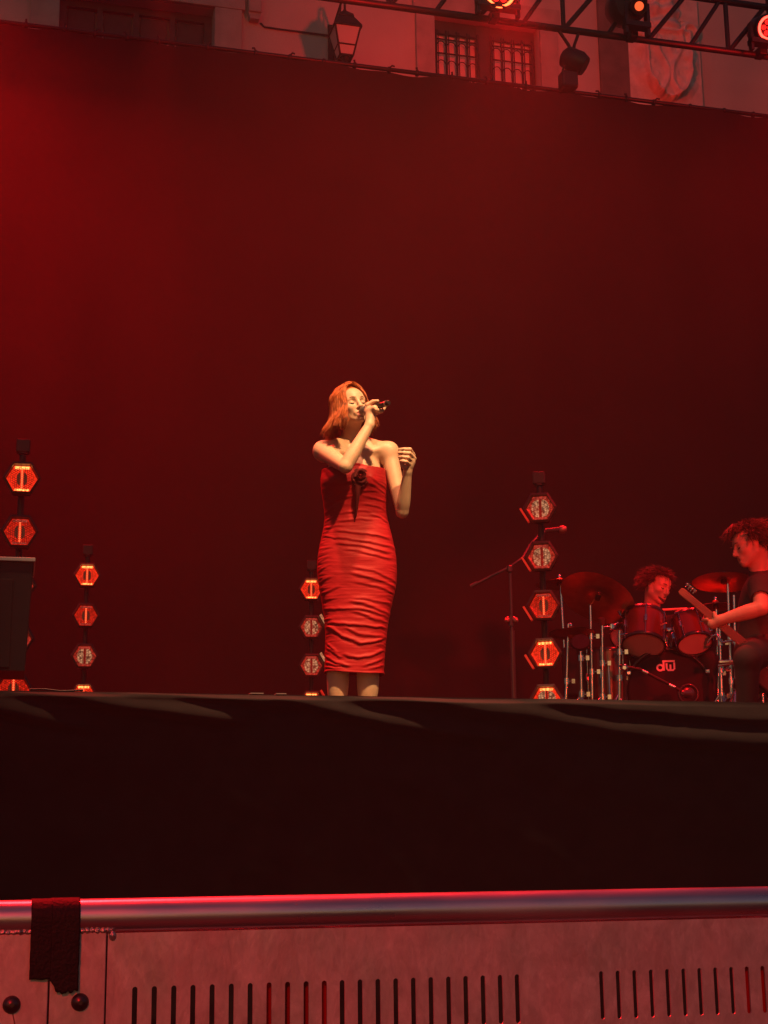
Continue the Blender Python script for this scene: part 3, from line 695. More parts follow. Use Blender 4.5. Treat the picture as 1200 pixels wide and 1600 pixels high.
# bass drum and its emblem
bc = fD(1045, 1081); axB = (TOCAM + fD.u * .12).normalized()
bd = drum('bass_drum', 'large black bass drum with a small white emblem on its front head', bc, axB, .285, .42, 10, M_SKINB, base=(bc.x, bc.y, RIS))
Xb = Vector((0, 0, 1)).cross(axB).normalized(); Zb = axB.cross(Xb).normalized(); lc = fD(1040, 1041) + axB * .012
lc = lc - axB * ((lc - bc).dot(axB) - .006)
def lp(x, z, o=0): return lc + Xb * x + Zb * z + axB * o
def logo(s=1.0):
    m = MB(); W = .0062
    def stroke(pts, closed=False):
        pts = [Vector(p) for p in pts]; n = len(pts); L = []
        for i in range(n):
            a = pts[(i - 1) % n] if closed or i else pts[i]; b = pts[(i + 1) % n] if closed or i < n - 1 else pts[i]
            d = (b - a).normalized(); nn = Vector((-d.y, d.x)); L.append((pts[i] + nn * W, pts[i] - nn * W))
        rng = range(n) if closed else range(n - 1)
        for i in rng:
            j = (i + 1) % n
            q = [L[i][0], L[j][0], L[j][1], L[i][1]]
            m.add([lp(p.x, p.y, 0) for p in q] + [lp(p.x, p.y, .003) for p in q], [(4, 5, 6, 7), (0, 1, 5, 4), (1, 2, 6, 5), (2, 3, 7, 6), (3, 0, 4, 7)])
    stroke([Vector((-.038 + .020 * math.cos(t), -.010 + .019 * math.sin(t))) for t in np.linspace(0, 2 * math.pi, 17)[:-1]], True)      # bowl of the d
    stroke([Vector((-.014, -.030)), Vector((-.014, .030))])                                                                            # stem
    stroke([Vector((-.022, .033)), Vector((.062, .033))])                                                                             # bar above
    stroke([Vector((.006, .018)), Vector((.006, -.016)), Vector((.014, -.028)), Vector((.048, -.028)), Vector((.057, -.018)), Vector((.057, .024))])   # w
    stroke([Vector((.031, -.026)), Vector((.031, .010))])
    m.build('emblem', M_LOGO, bd)
logo()
for s in (-1, 1):
    a = bc + Xb * s * .27 - axB * .10 + Vector((0, 0, -.10)); b = Vector((a.x + Xb.x * s * .12 + axB.x * .14, a.y + Xb.y * s * .12 + axB.y * .14, RIS + .004))
    MB().cyl(a, b, .009, n=8).build('spur', M_CHROME, bd)
    MB().box(bc + Xb * s * .262 + Zb * .13 + axB * .0, (.03, .05, .03), Xb, axB, Zb).build('claw', M_CHROME, bd, bevel=.006)
pr = lp(0, 0); pc = bc + Xb * ((fD(1076, 1084) - bc).dot(Xb)) + Zb * ((fD(1076, 1084) - bc).dot(Zb)) + axB * .004
q = MB(); q.loft([q.ring(pc, Xb, Zb, .072, 28), q.ring(pc + axB * .006, Xb, Zb, .068, 28), q.ring(pc + axB * .006, Xb, Zb, .058, 28), q.ring(pc, Xb, Zb, .055, 28)], False); q.build('port_ring', M_HOOP, bd)
# rack toms tilted to the drummer: the lower heads face the audience
def tilted(down, side=0.0): return (TOCAM * math.cos(rad(down)) - Vector((0, 0, 1)) * math.sin(rad(down)) + fD.u * side).normalized()
t1 = drum('rack_tom', 'larger rack tom with bare lower head, left of the two above bass drum', fD(1005.5, 1008, .10), tilted(60, -.05), .142, .23, 6, M_SKIN)
t2 = drum('rack_tom', 'smaller rack tom with bare lower head, right of the two above bass drum', fD(1086, 1005.5, .10), tilted(58, .16), .117, .20, 6, M_SKIN)
t3 = drum('rack_tom', 'small tom half hidden behind the larger rack tom', fD(976, 1000, -.12), tilted(48, -.45), .105, .18, 6, M_SKIN)
for tt, (a, b, c_) in ((t1, ((1012, 990), (1036, 985), (1043, 1015))), (t2, ((1075, 985), (1054, 984), (1047, 1015)))):
    MB().tube([fD(*a, -.05), fD(*b, -.08), fD(*c_, -.10)], .011, 8).build('mount_arm', M_CHROME, tt)
    MB().box(fD(*b, -.08), (.035, .035, .045)).build('mount_clamp', M_CHROME, tt, bevel=.006)
# floor tom at the left of the kit
ft = drum('floor_tom', 'tall red lacquered floor tom standing left of the bass drum', fD(950, 1017, -.05), (0, 0, 1), .14, .36, 6, M_SKIN, base=(fD(950, 1060, -.05).x, fD(950, 1060, -.05).y, RIS))
for k in range(3):
    a = 2.2 + 2.1 * k; c0 = fD(950, 1017, -.05); d = Vector((math.cos(a), math.sin(a), 0)) * .165
    MB().tube([c0 + d + Vector((0, 0, -.12)), Vector((c0.x + d.x, c0.y + d.y, RIS + .03)), Vector((c0.x + d.x * 1.15, c0.y + d.y * 1.15, RIS + .004))], .006, 6).build('leg', M_CHROME, ft)

sn = fD(1046, 985, -.32)
sd_ = drum('snare_drum', 'shallow snare drum glimpsed between the two rack toms', sn, (0, -.12, 1), .175, .14, 8, M_SKIN, M_CHROME, base=(sn.x, sn.y, RIS))
for k in range(3):
    a = .9 + 2.1 * k; MB().tube([sn + Vector((0, 0, -.30)), Vector((sn.x + .2 * math.cos(a), sn.y + .2 * math.sin(a), RIS + .008))], .009, 6).build('stand_leg', M_CHROME, sd_)
    MB().tube([sn + Vector((0, 0, -.30)), sn + Vector((.15 * math.cos(a), .15 * math.sin(a), -.15))], .008, 6).build('stand_arm', M_CHROME, sd_)
def cymbal_mesh(m, c, n, r, bell=.028, bow=.022):
    m.lathe(c, n, [(r, -bow), (r * .75, -bow * .45), (r * .45, -bow * .12), (r * .22, 0), (r * .20, .004), (r * .14, bell * .8), (.012, bell), (.0115, bell - .002), (r * .14, bell * .8 - .002), (r * .2, .002), (r * .45, -bow * .12 - .0015), (r, -bow - .001)], 48, True, False); return m
def stand(t, top, base, r=.011, tripod=.22, clamps=(.45,), legs=True, upper=None):
    top, base = Vector(top), Vector(base); mid = base.lerp(top, .5)
    MB().cyl(base + Vector((0, 0, .06)), mid, r, n=10).build('lower_pole', M_CHROME, t)
    MB().cyl(mid, top, r * .72, n=10).build('upper_pole', M_CHROME, t)
    for s in clamps:
        p = base.lerp(top, s + .04); k = MB(); k.cyl(p - Vector((0, 0, .02)), p + Vector((0, 0, .02)), r * 1.9, n=10); k.build('collar', M_CHROME, t)
        w_ = MB(); w_.cyl(p, p + fD.u * .04, .005, n=6); w_.box(p + fD.u * .045, (.022, .008, .03), fD.u, fD.v); w_.build('wing_screw', M_CHROME, t)
    if legs:
        a0 = random.uniform(0, 2)
        for k in range(3):
            a = a0 + 2 * math.pi * k / 3; d = Vector((math.cos(a), math.sin(a), 0)) * tripod
            l = MB().tube([base + Vector((0, 0, .26)), base + d + Vector((0, 0, .012))], .008, 6).build('leg', M_CHROME, t)
            MB().sphere(base + d + Vector((0, 0, .016)), .015, 8, 6).build('rubber_foot', M_BLACK, l)
def cymbal_stand(label, c, n, r, basepx, topoff, off, clamps=(.45,), nm='cymbal_stand', group='cymbals of the kit', topp=None):
    n = Vector(n).normalized(); b = fD(basepx, 1100, off); b.z = RIS
    t = thing(nm, b, label, 'cymbal', group)
    tp = Vector(topp) if topp is not None else Vector((b.x, b.y, c.z - .07))
    stand(t, tp, b, clamps=clamps)
    MB().cyl(tp, c + n * .05, .006, n=8).build('tilter', M_CHROME, t)
    MB().lathe(c, n, [(.02, -.03), (.02, -.004), (.006, 0)], 12).build('felt', M_BLACK, t)
    cymbal_mesh(MB(), c, n, r).build('cymbal', M_CYM, t)
    MB().lathe(c + n * .03, n, [(.010, 0), (.012, .012), (.006, .024)], 10).build('wing_nut', M_CHROME, t)
    return t
up = Vector((0, 0, 1))
cymbal_stand('big crash cymbal tilted up on a chrome stand left of the toms', fD(935, 931, .05), fD.v * .50 + (fD.u * .34 + up * .94) * .87, .262, 925, 0, .08, clamps=(.2, .45, .72), topp=fD(922.5, 946, .08))
hc = fD(893, 985, .10); hh = cymbal_stand('pair of hi-hat cymbals on a stand beside the lamp tower', hc, fD.v * .12 + up * .99 - fD.u * .05, .155, 881, 0, .10, nm='hi_hat', topp=fD(888, 975, .10))
cymbal_mesh(MB(), hc - up * .035, -(fD.v * .05 + up * .99), .155).build('lower_cymbal', M_CYM, hh)
cymbal_stand('thin cymbal seen edge-on just right of the lamp tower', fD(874, 909, -.35), fD.v * .06 + up, .17, 888, 0, -.35, topp=fD(876, 915, -.35))
cymbal_stand('ride cymbal on a stand between drummer and bassist', fD(1131, 905, .12), fD.v * .16 + up * .99 + fD.u * .02, .212, 1142, 0, .12, clamps=(.3, .6), topp=fD(1137, 912, .12))
cymbal_stand('lower thin cymbal below the ride cymbal, behind the bass neck', fD(1118, 944, -.15), fD.v * .05 + up, .14, 1120, 0, -.15, topp=fD(1119, 952, -.15))
# bare stands and clamps of the kit
def bare_stand(name, label, top, basepx, off, clamps, cat='stand', baseY=1100):
    b = fD(basepx, baseY, off); b.z = RIS; t = thing(name, b, label, cat, 'chrome hardware stands'); stand(t, top, b, clamps=clamps, tripod=.16); return t
t = bare_stand('microphone_stand', 'short chrome stand with a stubby microphone beside the crash stand', fD(941, 974, .16), 940, .16, (.3, .6))
MB().cyl(fD(941, 976, .16), fD(940, 966, .18), .016, .022, n=12).build('microphone', mat('mic_grille', (.25, .2, .18), .4, .8), t)
MB().tube([fD(941, 980, .16), fD(952, 979, .14), fD(966, 973, .12)], .008, 8).build('side_arm', M_CHROME, t)
MB().box(fD(956, 979, .14), (.03, .03, .04)).build('arm_clamp', M_CHROME, t, bevel=.006)
t = bare_stand('hardware_stand', 'tall chrome stand with several clamps right of the bass drum', fD(1146.5, 930, .30), 1150, .30, (.12, .28, .45, .62))
MB().tube([fD(1147, 1000, .30), fD(1128, 1004, .28), fD(1120, 992, .26)], .009, 8).build('side_arm', M_CHROME, t)
MB().tube([fD(1147, 1036, .30), fD(1122, 1040, .30)], .010, 8).build('cross_bar', M_CHROME, t)
MB().box(fD(1135, 1034, .31), (.10, .03, .022), fD.u, fD.v).build('rail_clamp', M_CHROME, t, bevel=.006)
t = bare_stand('hardware_stand', 'second shorter chrome stand right of the bass drum, beside the bassist', fD(1153, 998, .22), 1158, .22, (.35, .7))
MB().tube([fD(1153, 1000, .22), fD(1163, 997, .22), fD(1166, 1012, .22)], .008, 8).build('side_arm', M_CHROME, t)
t = bare_stand('hardware_stand', 'chrome stand between the larger rack tom and the floor tom', fD(968, 985, .20), 966, .20, (.25, .5, .75))
MB().tube([fD(968, 992, .20), fD(980, 990, .16), fD(990, 996, .12)], .009, 8).build('side_arm', M_CHROME, t)
t = bare_stand('hardware_stand', 'chrome stand just right of the smaller rack tom, below the lower cymbal', fD(1124, 978, .15), 1127, .15, (.3, .55, .8))
MB().tube([fD(1124, 990, .15), fD(1112, 994, .14), fD(1106, 1004, .13)], .009, 8).build('side_arm', M_CHROME, t)
t = bare_stand('hardware_stand', 'short stand with a black pad low between hi-hat and crash stands', fD(907, 1006, .30), 908, .30, (.4, .8))
MB().lathe(fD(907, 1004, .30), TOCAM + up * .6, [(.06, -.012), (.068, 0), (.06, .012)], 20).build('pad', M_BLACK, t)
# clip microphones round the toms
for k, (a, b, lab) in enumerate((((985, 972), (992, 986), 'clip microphone on the left rim of the larger rack tom'), ((1056, 958), (1066, 975), 'clip microphone on the left rim of the smaller rack tom'), ((1098, 975), (1106, 985), 'clip microphone on the right rim of the smaller rack tom'), ((968, 955), (976, 972), 'clip microphone above the half hidden tom'))):
    pa, pb = fD(*a, .02), fD(*b, .06); t = thing('clip_microphone', pb, lab, 'microphone', 'clip microphones on the toms')
    MB().cyl(pa, pa + (pb - pa) * .45, .013, .015, n=10).build('capsule', M_CHROME, t)
    MB().tube([pa + (pb - pa) * .4, pa + (pb - pa) * .7 + fD.u * .015, pb], .006, 6).build('gooseneck', M_BLACK, t)
    MB().box(pb, (.02, .03, .035)).build('rim_clip', M_CHROME, t, bevel=.005)
# bass drum microphone on a low boom
b = fD(974, 1100, .42); b.z = RIS
b = Vector((b.x, b.y, FLOOR)); t = thing('boom_stand', b, 'low boom stand reaching a microphone across the bass drum front', 'microphone stand')
MB().lathe(b, (0, 0, 1), [(.13, 0), (.13, .015), (.02, .03)], 24).build('base_plate', M_BLACK, t)
MB().cyl(b + up * .02, fD(976, 1043, .42), .011, n=8).build('pole', M_BLACK, t)
MB().tube([fD(968, 1040, .42), fD(1000, 1046, .40), fD(1070, 1082, .34)], .010, 8).build('boom', M_BLACK, t)
MB().lathe(fD(976, 1044, .42), TOCAM, [(.02, -.03), (.026, -.01), (.026, .02), (.012, .032)], 12).build('pivot', M_CHROME, t)
for a in ((1008, 1050), (1050, 1072)): MB().lathe(fD(*a, .40), fD.u + up * -.5, [(.013, -.02), (.013, .02)], 10).build('boom_sleeve', M_CHROME, t)
MB().lathe(fD(1074, 1083, .33), (-TOCAM + fD.u * .35 + up * .1), [(.012, -.09), (.02, -.08), (.024, -.01), (.036, .0), (.036, .04), (.02, .055)], 16).build('microphone', mat('mic_body_grey', (.22, .19, .18), .35, .8), t)
# cases on the floor round the kit
tag(MB().box(fD(903, 1052, -.25), (.20, .25, .34), fD.u, fD.v).build('drum_case', mat('case_black', (.02, .018, .02), .6), base=fD(903, 1100, -.25), bevel=.02), 'dark upright case behind the hi-hat stand', 'case')
p = fD(948, 1087, .12); p.z = RIS + .045
tag(MB().box(p, (.20, .22, .088), fD.u, fD.v).build('pedal_case', mat('case_red', (.22, .04, .03), .55), base=(p.x, p.y, RIS), bevel=.012), 'low dull red case on the riser below the floor tom', 'case')
# tall boom microphone stand left of the lamp tower
fM = Front((3.02, 9.0, FLOOR)); b = fM(803, 1100); b.z = FLOOR
M_STD = mat('stand_black', (.13, .11, .11), .35, .5)
t = thing('boom_stand', b, 'tall black boom microphone stand between the singer and the lamp tower', 'microphone stand')
MB().lathe(b, (0, 0, 1), [(.15, 0), (.15, .02), (.02, .035)], 24).build('base_plate', M_STD, t)
MB().cyl(b + up * .03, fM(800, 985), .016, n=10).build('lower_pole', M_STD, t)
MB().cyl(fM(800, 990), fM(797, 892), .009, n=10).build('upper_pole', M_STD, t)
for s in (-1, 1): MB().lathe(fM(798.5 + s * 5, 968), (s * .6, -.6, -.45), [(.010, -.022), (.018, -.012), (.020, .012), (.008, .028)], 10).build('clutch_lobe', mat('clutch_grip', (.4, .25, .2), .35, .4), t)
MB().cyl(fM(798.5, 978), fM(798.5, 962), .017, n=10).build('clutch', M_STD, t)
MB().box(fM(796, 889), (.03, .04, .045)).build('pivot', M_STD, t, bevel=.008)
MB().tube([fM(741, 914), fM(770, 899), fM(797, 886), fM(817, 871), fM(828, 852, -.1), fM(843, 835, -.15), fM(856, 829, -.16)], .0085, 8).build('boom', M_STD, t)
MB().lathe(fM(742, 913), fM(741, 914) - fM(770, 899), [(.012, -.02), (.014, .0), (.012, .03)], 10).build('counterweight', M_STD, t)
MB().cyl(fM(852, 829, -.16), fM(874, 827.5, -.14), .013, .017, n=12).build('microphone_body', M_STD, t)
MB().lathe(fM(874, 827.5, -.14), fM(884, 827, -.14) - fM(874, 827.5, -.14), [(.020, 0), (.025, .012), (.025, .03), (.015, .046)], 14).build('microphone_grille', mat('mic_grille_red', (.45, .3, .25), .35, .7), t)
# short chrome rod at the right edge
b = fD(1193, 1102, .9); b.z = FLOOR; t = thing('guitar_stand', b, 'small chrome guitar stand upright low at the right edge', 'stand')
MB().cyl(b + up * .02, fD(1191.5, 1081, .9), .007, n=8).build('upright', M_CHROME, t)
for k in range(3):
    a = .4 + 2.1 * k; MB().tube([b + up * .10, b + Vector((math.cos(a) * .14, math.sin(a) * .14, .008))], .007, 6).build('leg', M_CHROME, t)

# ================================================================== PEOPLE (one continuous surface each, grown from a blended distance field)
import openvdb
class Sdf:
    def __init__(s, lo, hi, vox):
        s.lo = np.array(lo, float); s.vox = vox; s.n = np.ceil((np.array(hi) - s.lo) / vox).astype(int) + 1
        s.A = np.full(s.n, .05, np.float32); s.ax = [s.lo[i] + vox * np.arange(s.n[i]) for i in range(3)]
    def op(s, lo, hi, f, k, sub=False):
        m = k + 3 * s.vox
        i0 = np.clip(np.floor((np.array(lo) - m - s.lo) / s.vox).astype(int), 0, s.n); i1 = np.clip(np.ceil((np.array(hi) + m - s.lo) / s.vox).astype(int) + 1, 0, s.n)
        if (i1 <= i0).any(): return s
        sl = tuple(slice(a, b) for a, b in zip(i0, i1))
        X, Y, Z = s.ax[0][sl[0], None, None], s.ax[1][None, sl[1], None] if False else s.ax[1][sl[1]][None, :, None], s.ax[2][sl[2]][None, None, :]
        X = s.ax[0][sl[0]][:, None, None]
        d = f(X, Y, Z); c = s.A[sl]
        if sub: d = -d; h = np.clip(.5 - .5 * (c - d) / k, 0, 1); s.A[sl] = c * (1 - h) + d * h + k * h * (1 - h)
        else: h = np.clip(.5 + .5 * (c - d) / k, 0, 1); s.A[sl] = c * (1 - h) + d * h - k * h * (1 - h)
        return s
    def cap(s, a, b, r1, r2=None, k=.015, sub=False):
        a, b = np.array(a, float), np.array(b, float); r2 = r1 if r2 is None else r2; ba = b - a; L = max(ba @ ba, 1e-9); r = max(r1, r2)
        def f(X, Y, Z):
            px, py, pz = X - a[0], Y - a[1], Z - a[2]; t = np.clip((px * ba[0] + py * ba[1] + pz * ba[2]) / L, 0, 1)
            return np.sqrt((px - t * ba[0]) ** 2 + (py - t * ba[1]) ** 2 + (pz - t * ba[2]) ** 2) - (r1 + (r2 - r1) * t)
        return s.op(np.minimum(a, b) - r, np.maximum(a, b) + r, f, k, sub)
    def limb(s, pts, rs, k=.012, n=5):
        """one smooth tapered limb through the points: radii and path interpolated, no swelling at the stations"""
        P = [np.array(p, float) for p in pts]; Q = []; Rr = []
        for i in range(len(P) - 1):
            p0, p1, p2, p3 = P[max(i - 1, 0)], P[i], P[i + 1], P[min(i + 2, len(P) - 1)]
            r0, r1, r2, r3 = rs[max(i - 1, 0)], rs[i], rs[i + 1], rs[min(i + 2, len(P) - 1)]
            for j in range(n + (i == len(P) - 2)):
                t = j / n; c = lambda a, b, c_, d: .5 * (2 * b + (c_ - a) * t + (2 * a - 5 * b + 4 * c_ - d) * t * t + (3 * b - a - 3 * c_ + d) * t ** 3)
                Q.append(c(p0, p1, p2, p3)); Rr.append(c(r0, r1, r2, r3))
        r = max(Rr)
        def f(X, Y, Z):
            D = None
            for i in range(len(Q) - 1):
                a, ba = Q[i], Q[i + 1] - Q[i]; L = max(ba @ ba, 1e-12); px, py, pz = X - a[0], Y - a[1], Z - a[2]
                t = np.clip((px * ba[0] + py * ba[1] + pz * ba[2]) / L, 0, 1)
                d = np.sqrt((px - t * ba[0]) ** 2 + (py - t * ba[1]) ** 2 + (pz - t * ba[2]) ** 2) - (Rr[i] + (Rr[i + 1] - Rr[i]) * t)
                D = d if D is None else np.minimum(D, d)
            return D
        return s.op(np.min(Q, 0) - r, np.max(Q, 0) + r, f, k)
    def chain(s, pts, rs, k=.012):
        for i in range(len(pts) - 1): s.cap(pts[i], pts[i + 1], rs[i], rs[i + 1], k)
        return s
    def ell(s, c, rr, R=None, k=.015, sub=False):
        c = np.array(c, float); rr = np.array(rr, float); M = np.eye(3) if R is None else np.array(R, float); ext = np.abs(M) @ rr
        def f(X, Y, Z):
            p = (X - c[0], Y - c[1], Z - c[2]); q = [sum(M[i][j] * p[i] for i in range(3)) for j in range(3)]
            k0 = np.sqrt(sum((q[j] / rr[j]) ** 2 for j in range(3))); k1 = np.sqrt(sum((q[j] / rr[j] ** 2) ** 2 for j in range(3)))
            return k0 * (k0 - 1) / np.maximum(k1, 1e-6)
        return s.op(c - ext, c + ext, f, k, sub)
    def mesh(s, name):
        g = openvdb.FloatGrid(.05); g.copyFromArray(s.A); pts, quads = g.convertToQuads(0.0)
        me = bpy.data.meshes.new(name); me.from_pydata((pts * s.vox + s.lo).tolist(), [], quads[:, ::-1].tolist())
        bm = bmesh.new(); bm.from_mesh(me); bmesh.ops.recalc_face_normals(bm, faces=bm.faces); bm.to_mesh(me); bm.free()
        me.polygons.foreach_set('use_smooth', [True] * len(me.polygons)); return me
class Head:
    """x to the side, y out of the face, z up"""
    def __init__(s, c, face, up, k=1.0):
        s.c = Vector(c); y = Vector(face).normalized(); z = Vector(up); z = (z - y * z.dot(y)).normalized(); x = y.cross(z)
        s.R = Matrix((x, y, z)).transposed(); s.k = k
    def p(s, x, y, z): return s.c + s.R @ Vector((x, y, z)) * s.k
    def inv(s, v): return (s.R.transposed() @ (Vector(v) - s.c)) / s.k
    def add(s, S, male=False, mouth=.5):
        R = s.R; k_ = s.k
        def E(x, y, z, a, b, c, k=.015, sub=False): S.ell(s.p(x, y, z), (a * k_, b * k_, c * k_), R, k, sub)
        def C(a, b, r1, r2, k=.012, sub=False): S.cap(s.p(*a), s.p(*b), r1 * k_, r2 * k_, k, sub)
        j = 1.08 if male else 1.0
        E(0, -.014, .032, .073, .093, .084); E(0, .020, -.022, .060 * j, .068, .080, .02)
        E(0, .040, .035, .056, .052, .050, .02)
        for q in (-1, 1):
            C((q * .050 * j, -.004, -.045), (q * .014, .060, -.090 * (1 if not male else 1.03)), .022, .017, .02)
            E(q * .040, .050, -.020, .024, .026, .022, .018)
            C((q * .012, .079, .021), (q * .045, .062, .021), .0115, .010, .012)
            E(q * .0305, .094, .003, .0165, .020, .0135, .010, True)
            E(q * .0305, .0655, .002, .0150, .0150, .0130, .005)
            E(q * .0115, .093, -.036, .0075, .010, .007, .006)
            E(q * .072, -.010, -.005, .010, .018, .028, .006)
        E(0, .067, -.092, .019 * j, .017, .016, .016)
        C((0, .082, .016), (0, .104, -.028), .0080, .0105, .010); E(0, .1045, -.032, .0105, .010, .0090, .006)
        E(0, .076, -.060, .030, .014, .020, .014)
        C((-.016, .084, -.0575), (.016, .084, -.0575), .0058, .0058, .006); C((0, .088, -.0565), (0, .088, -.0565), .0062, .0062, .006)
        C((-.013, .0845, -.0725 - .006 * mouth), (.013, .0845, -.0725 - .006 * mouth), .0068, .0068, .006)
        E(0, .096, -.0645 - .003 * mouth, .0165, .016, .0030 + .0045 * mouth, .004, True)
    def features(s, parent, brow, lash):
        for q in (-1, 1):
            MB().tube([s.p(q * .012, .0920, .0225), s.p(q * .020, .0910, .026), s.p(q * .030, .0865, .0285), s.p(q * .040, .0790, .027), s.p(q * .049, .070, .022)], [.0026, .0030, .0030, .0026, .0012], 6).build('eyebrow', brow, parent)
            MB().tube([s.p(q * (.0305 - .0145), .0765, -.001), s.p(q * .024, .0805, -.0055), s.p(q * .0305, .0815, -.0075), s.p(q * .038, .0795, -.0065), s.p(q * (.0305 + .0165), .0735, -.002)], [.0016, .0027, .0032, .0032, .0020], 6).build('eyelashes', lash, parent)
def strands(name, H, specs, m, parent, sides=4):
    mb = MB()
    for pts, r in specs:
        pts = [H.p(*p) for p in pts]; n = len(pts)
        mb.tube(pts, [r * H.k * (1 - .75 * (i / (n - 1)) ** 2.5) for i in range(n)], sides, cap=False)
    o = mb.build(name, m, parent); return o
def lips(me, H, off):
    """second material slot on the lip faces (colour of the lips themselves)"""
    n = len(me.polygons); cen = np.empty(n * 3); me.polygons.foreach_get('center', cen); cen = cen.reshape(-1, 3) + np.array(off)
    L = (cen - np.array(H.c)) @ np.array(H.R) / H.k
    idx = ((np.abs(L[:, 0]) < .0225 - np.abs(L[:, 2] + .066) * .5) & (L[:, 1] > .078) & (L[:, 1] < .0965) & (L[:, 2] > -.0835) & (L[:, 2] < -.0525)).astype(np.int32)
    me.polygons.foreach_set('material_index', idx)

M_FLESH = mat('skin', (.58, .36, .25), .48, sss=.12, spec=.4, var=.04, vscale=30)
M_LIP = mat('lips', (.42, .13, .11), .4)
M_BROW = mat('brow_hair', (.13, .06, .03), .6)
M_LASH = mat('lash', (.03, .018, .015), .6)
M_MICB = mat('mic_black', (.02, .018, .018), .35, .3)
M_MICG = mat('mic_mesh', (.28, .26, .25), .35, .9, bump=.4, bscale=900)

# ------------------------------------------------------------------ the singer
f = Front(SING); SV = SING
singer = thing('person', SING, 'singer in a tight ruched red strapless dress, eyes closed, microphone at the mouth', 'person')
face = (f.v * -math.cos(rad(24)) + f.u * math.sin(rad(24))) * math.cos(rad(7)) + up * math.sin(rad(7))
HS = Head(f(549.5, 637, .02), face, up * math.cos(rad(9)) - f.u * math.sin(rad(9)), .97)
S = Sdf(SING + Vector((-.40, -.50, -.01)), SING + Vector((.45, .32, 1.80)), .0042)
HS.add(S, False, .9)
shL, shR = f(505, 705, -.01), f(607.5, 706, -.01)
nk = f(552, 694, -.045)
S.cap(nk, HS.p(0, -.025, -.045), .050, .047, .03)
S.cap(f(551, 712, -.03), nk, .055, .050, .04)
S.ell(f(553.5, 740, -.015), (.140, .088, .135), np.array([f.u, f.v, up]).T, .04)                # rib cage
S.cap(f(516, 706, -.01), f(594, 707, -.01), .043, .043, .04)
for sh, nx in ((shL, 540), (shR, 565)):
    S.cap(f(nx, 690, -.05), sh, .034, .040, .03); S.ell(sh, (.047, .047, .050), None, .03)
for cx_ in (530, 580): S.ell(f(cx_, 752, .055), (.056, .052, .056), None, .03)                 # bust
S.cap(f(545, 709, .045), f(512, 700, .02), .010, .010, .02); S.cap(f(562, 709, .045), f(598, 701, .02), .010, .010, .02)   # collar bones
# trunk and legs (inside the dress down to the hem)
S.ell(f(556, 812, -.01), (.128, .080, .13), np.array([f.u, f.v, up]).T, .04)
S.ell(f(557, 875, -.02), (.165, .098, .13), np.array([f.u, f.v, up]).T, .04)
for hx, kx, cx_, ax_ in ((533, 531, 528, 527), (581, 577, 575, 574)):
    an = f(ax_, 1112, -.03); an.z = FLOOR + .090
    S.limb([f(hx, 885, -.015), f(kx, 985, .01), f(cx_, 1035, -.012), f(cx_, 1062, -.022), f(cx_ * .5 + ax_ * .5, 1085, -.024), an], [.082, .055, .056, .0565, .050, .035], .03)
    S.chain([an, f.loc((an - f.b).dot(f.u), .085, .048), f.loc((an - f.b).dot(f.u), .145, .032)], [.034, .028, .022], .02)
# her right arm (photo left), raised with the microphone
elL, wrL = f(540, 729, .255), f(577.5, 664, .215)
S.limb([shL, shL.lerp(elL, .35), shL.lerp(elL, .7), elL], [.047, .044, .039, .033], .025)
S.limb([elL, elL.lerp(wrL, .25), elL.lerp(wrL, .6), wrL], [.033, .0365, .031, .0235], .010)
# her left arm (photo right), bent up to a loose fist
elR, wrR = f(628.5, 800, .05), f(637, 737, .155)
S.limb([shR, shR.lerp(elR, .35), shR.lerp(elR, .7), elR], [.043, .0415, .037, .031], .025)
S.limb([elR, elR.lerp(wrR, .25), elR.lerp(wrR, .6), wrR], [.031, .0345, .029, .0215], .009)
# fist: back of the hand, four fingers with two visible phalanges, thumb tucked under
S.cap(wrR, f(641, 722, .165), .0215, .025, .010); S.cap(f(643, 716, .165), f(640, 727, .168), .019, .018, .012)
mcp = [(646.5, 711), (648, 716.5), (646, 722), (643, 727)]; pip = [(640.5, 702.0), (640, 708.3), (637.5, 715), (634.5, 721.5)]; tip = [(624.5, 702.5), (623.5, 707.6), (624.5, 714), (626, 720.5)]
for i in range(4):
    S.chain([f(*mcp[i], .165), f(*pip[i], .205 + .004 * i), f((pip[i][0] + tip[i][0]) / 2 - 1, (pip[i][1] + tip[i][1]) / 2 - .4, .213), f(*tip[i], .200)], [.0100, .0098, .0092, .0082], .0022)
S.chain([f(637, 733, .165), f(631, 729, .19), f(628, 725.5, .20)], [.014, .0105, .0088], .006)
# microphone hand
mA, mB = HS.p(0.004, .108, -.066), f(605, 630, .27)
md_ = (mB - mA).normalized(); mg = mA + md_ * .075
def mp(s_, a, b): # point round the microphone shaft: a towards up, b towards the audience
    e1 = (up - md_ * up.dot(md_)).normalized(); e2 = (f.v * -1 - md_ * (-f.v).dot(md_)); e2 = (e2 - e1 * e2.dot(e1)).normalized()
    return mA + md_ * s_ + e1 * a + e2 * b
S.cap(wrL, mp(.088, -.026, .012), .0235, .029, .010)                        # palm
S.cap(mp(.070, -.020, .018), mp(.125, -.014, .020), .020, .017, .015)
S.chain([mp(.070, -.018, .026), mp(.082, .012, .030), mp(.105, .026, .014), mp(.132, .025, .006)], [.014, .0115, .0105, .0088], .005)   # thumb on top
for i in range(4):
    s0 = .080 + .0185 * i
    S.chain([mp(s0, -.024, .020), mp(s0 + .004, -.028, -.014), mp(s0 + .006, -.008, -.030), mp(s0 + .006, .016, -.024)], [.0105, .0100, .0092, .0080], .003)
body = S.mesh('body'); 
body_o = link('body', body, M_FLESH, singer); body.materials.append(M_LIP); lips(body, HS, SING)
HS.features(singer, M_BROW, M_LASH)
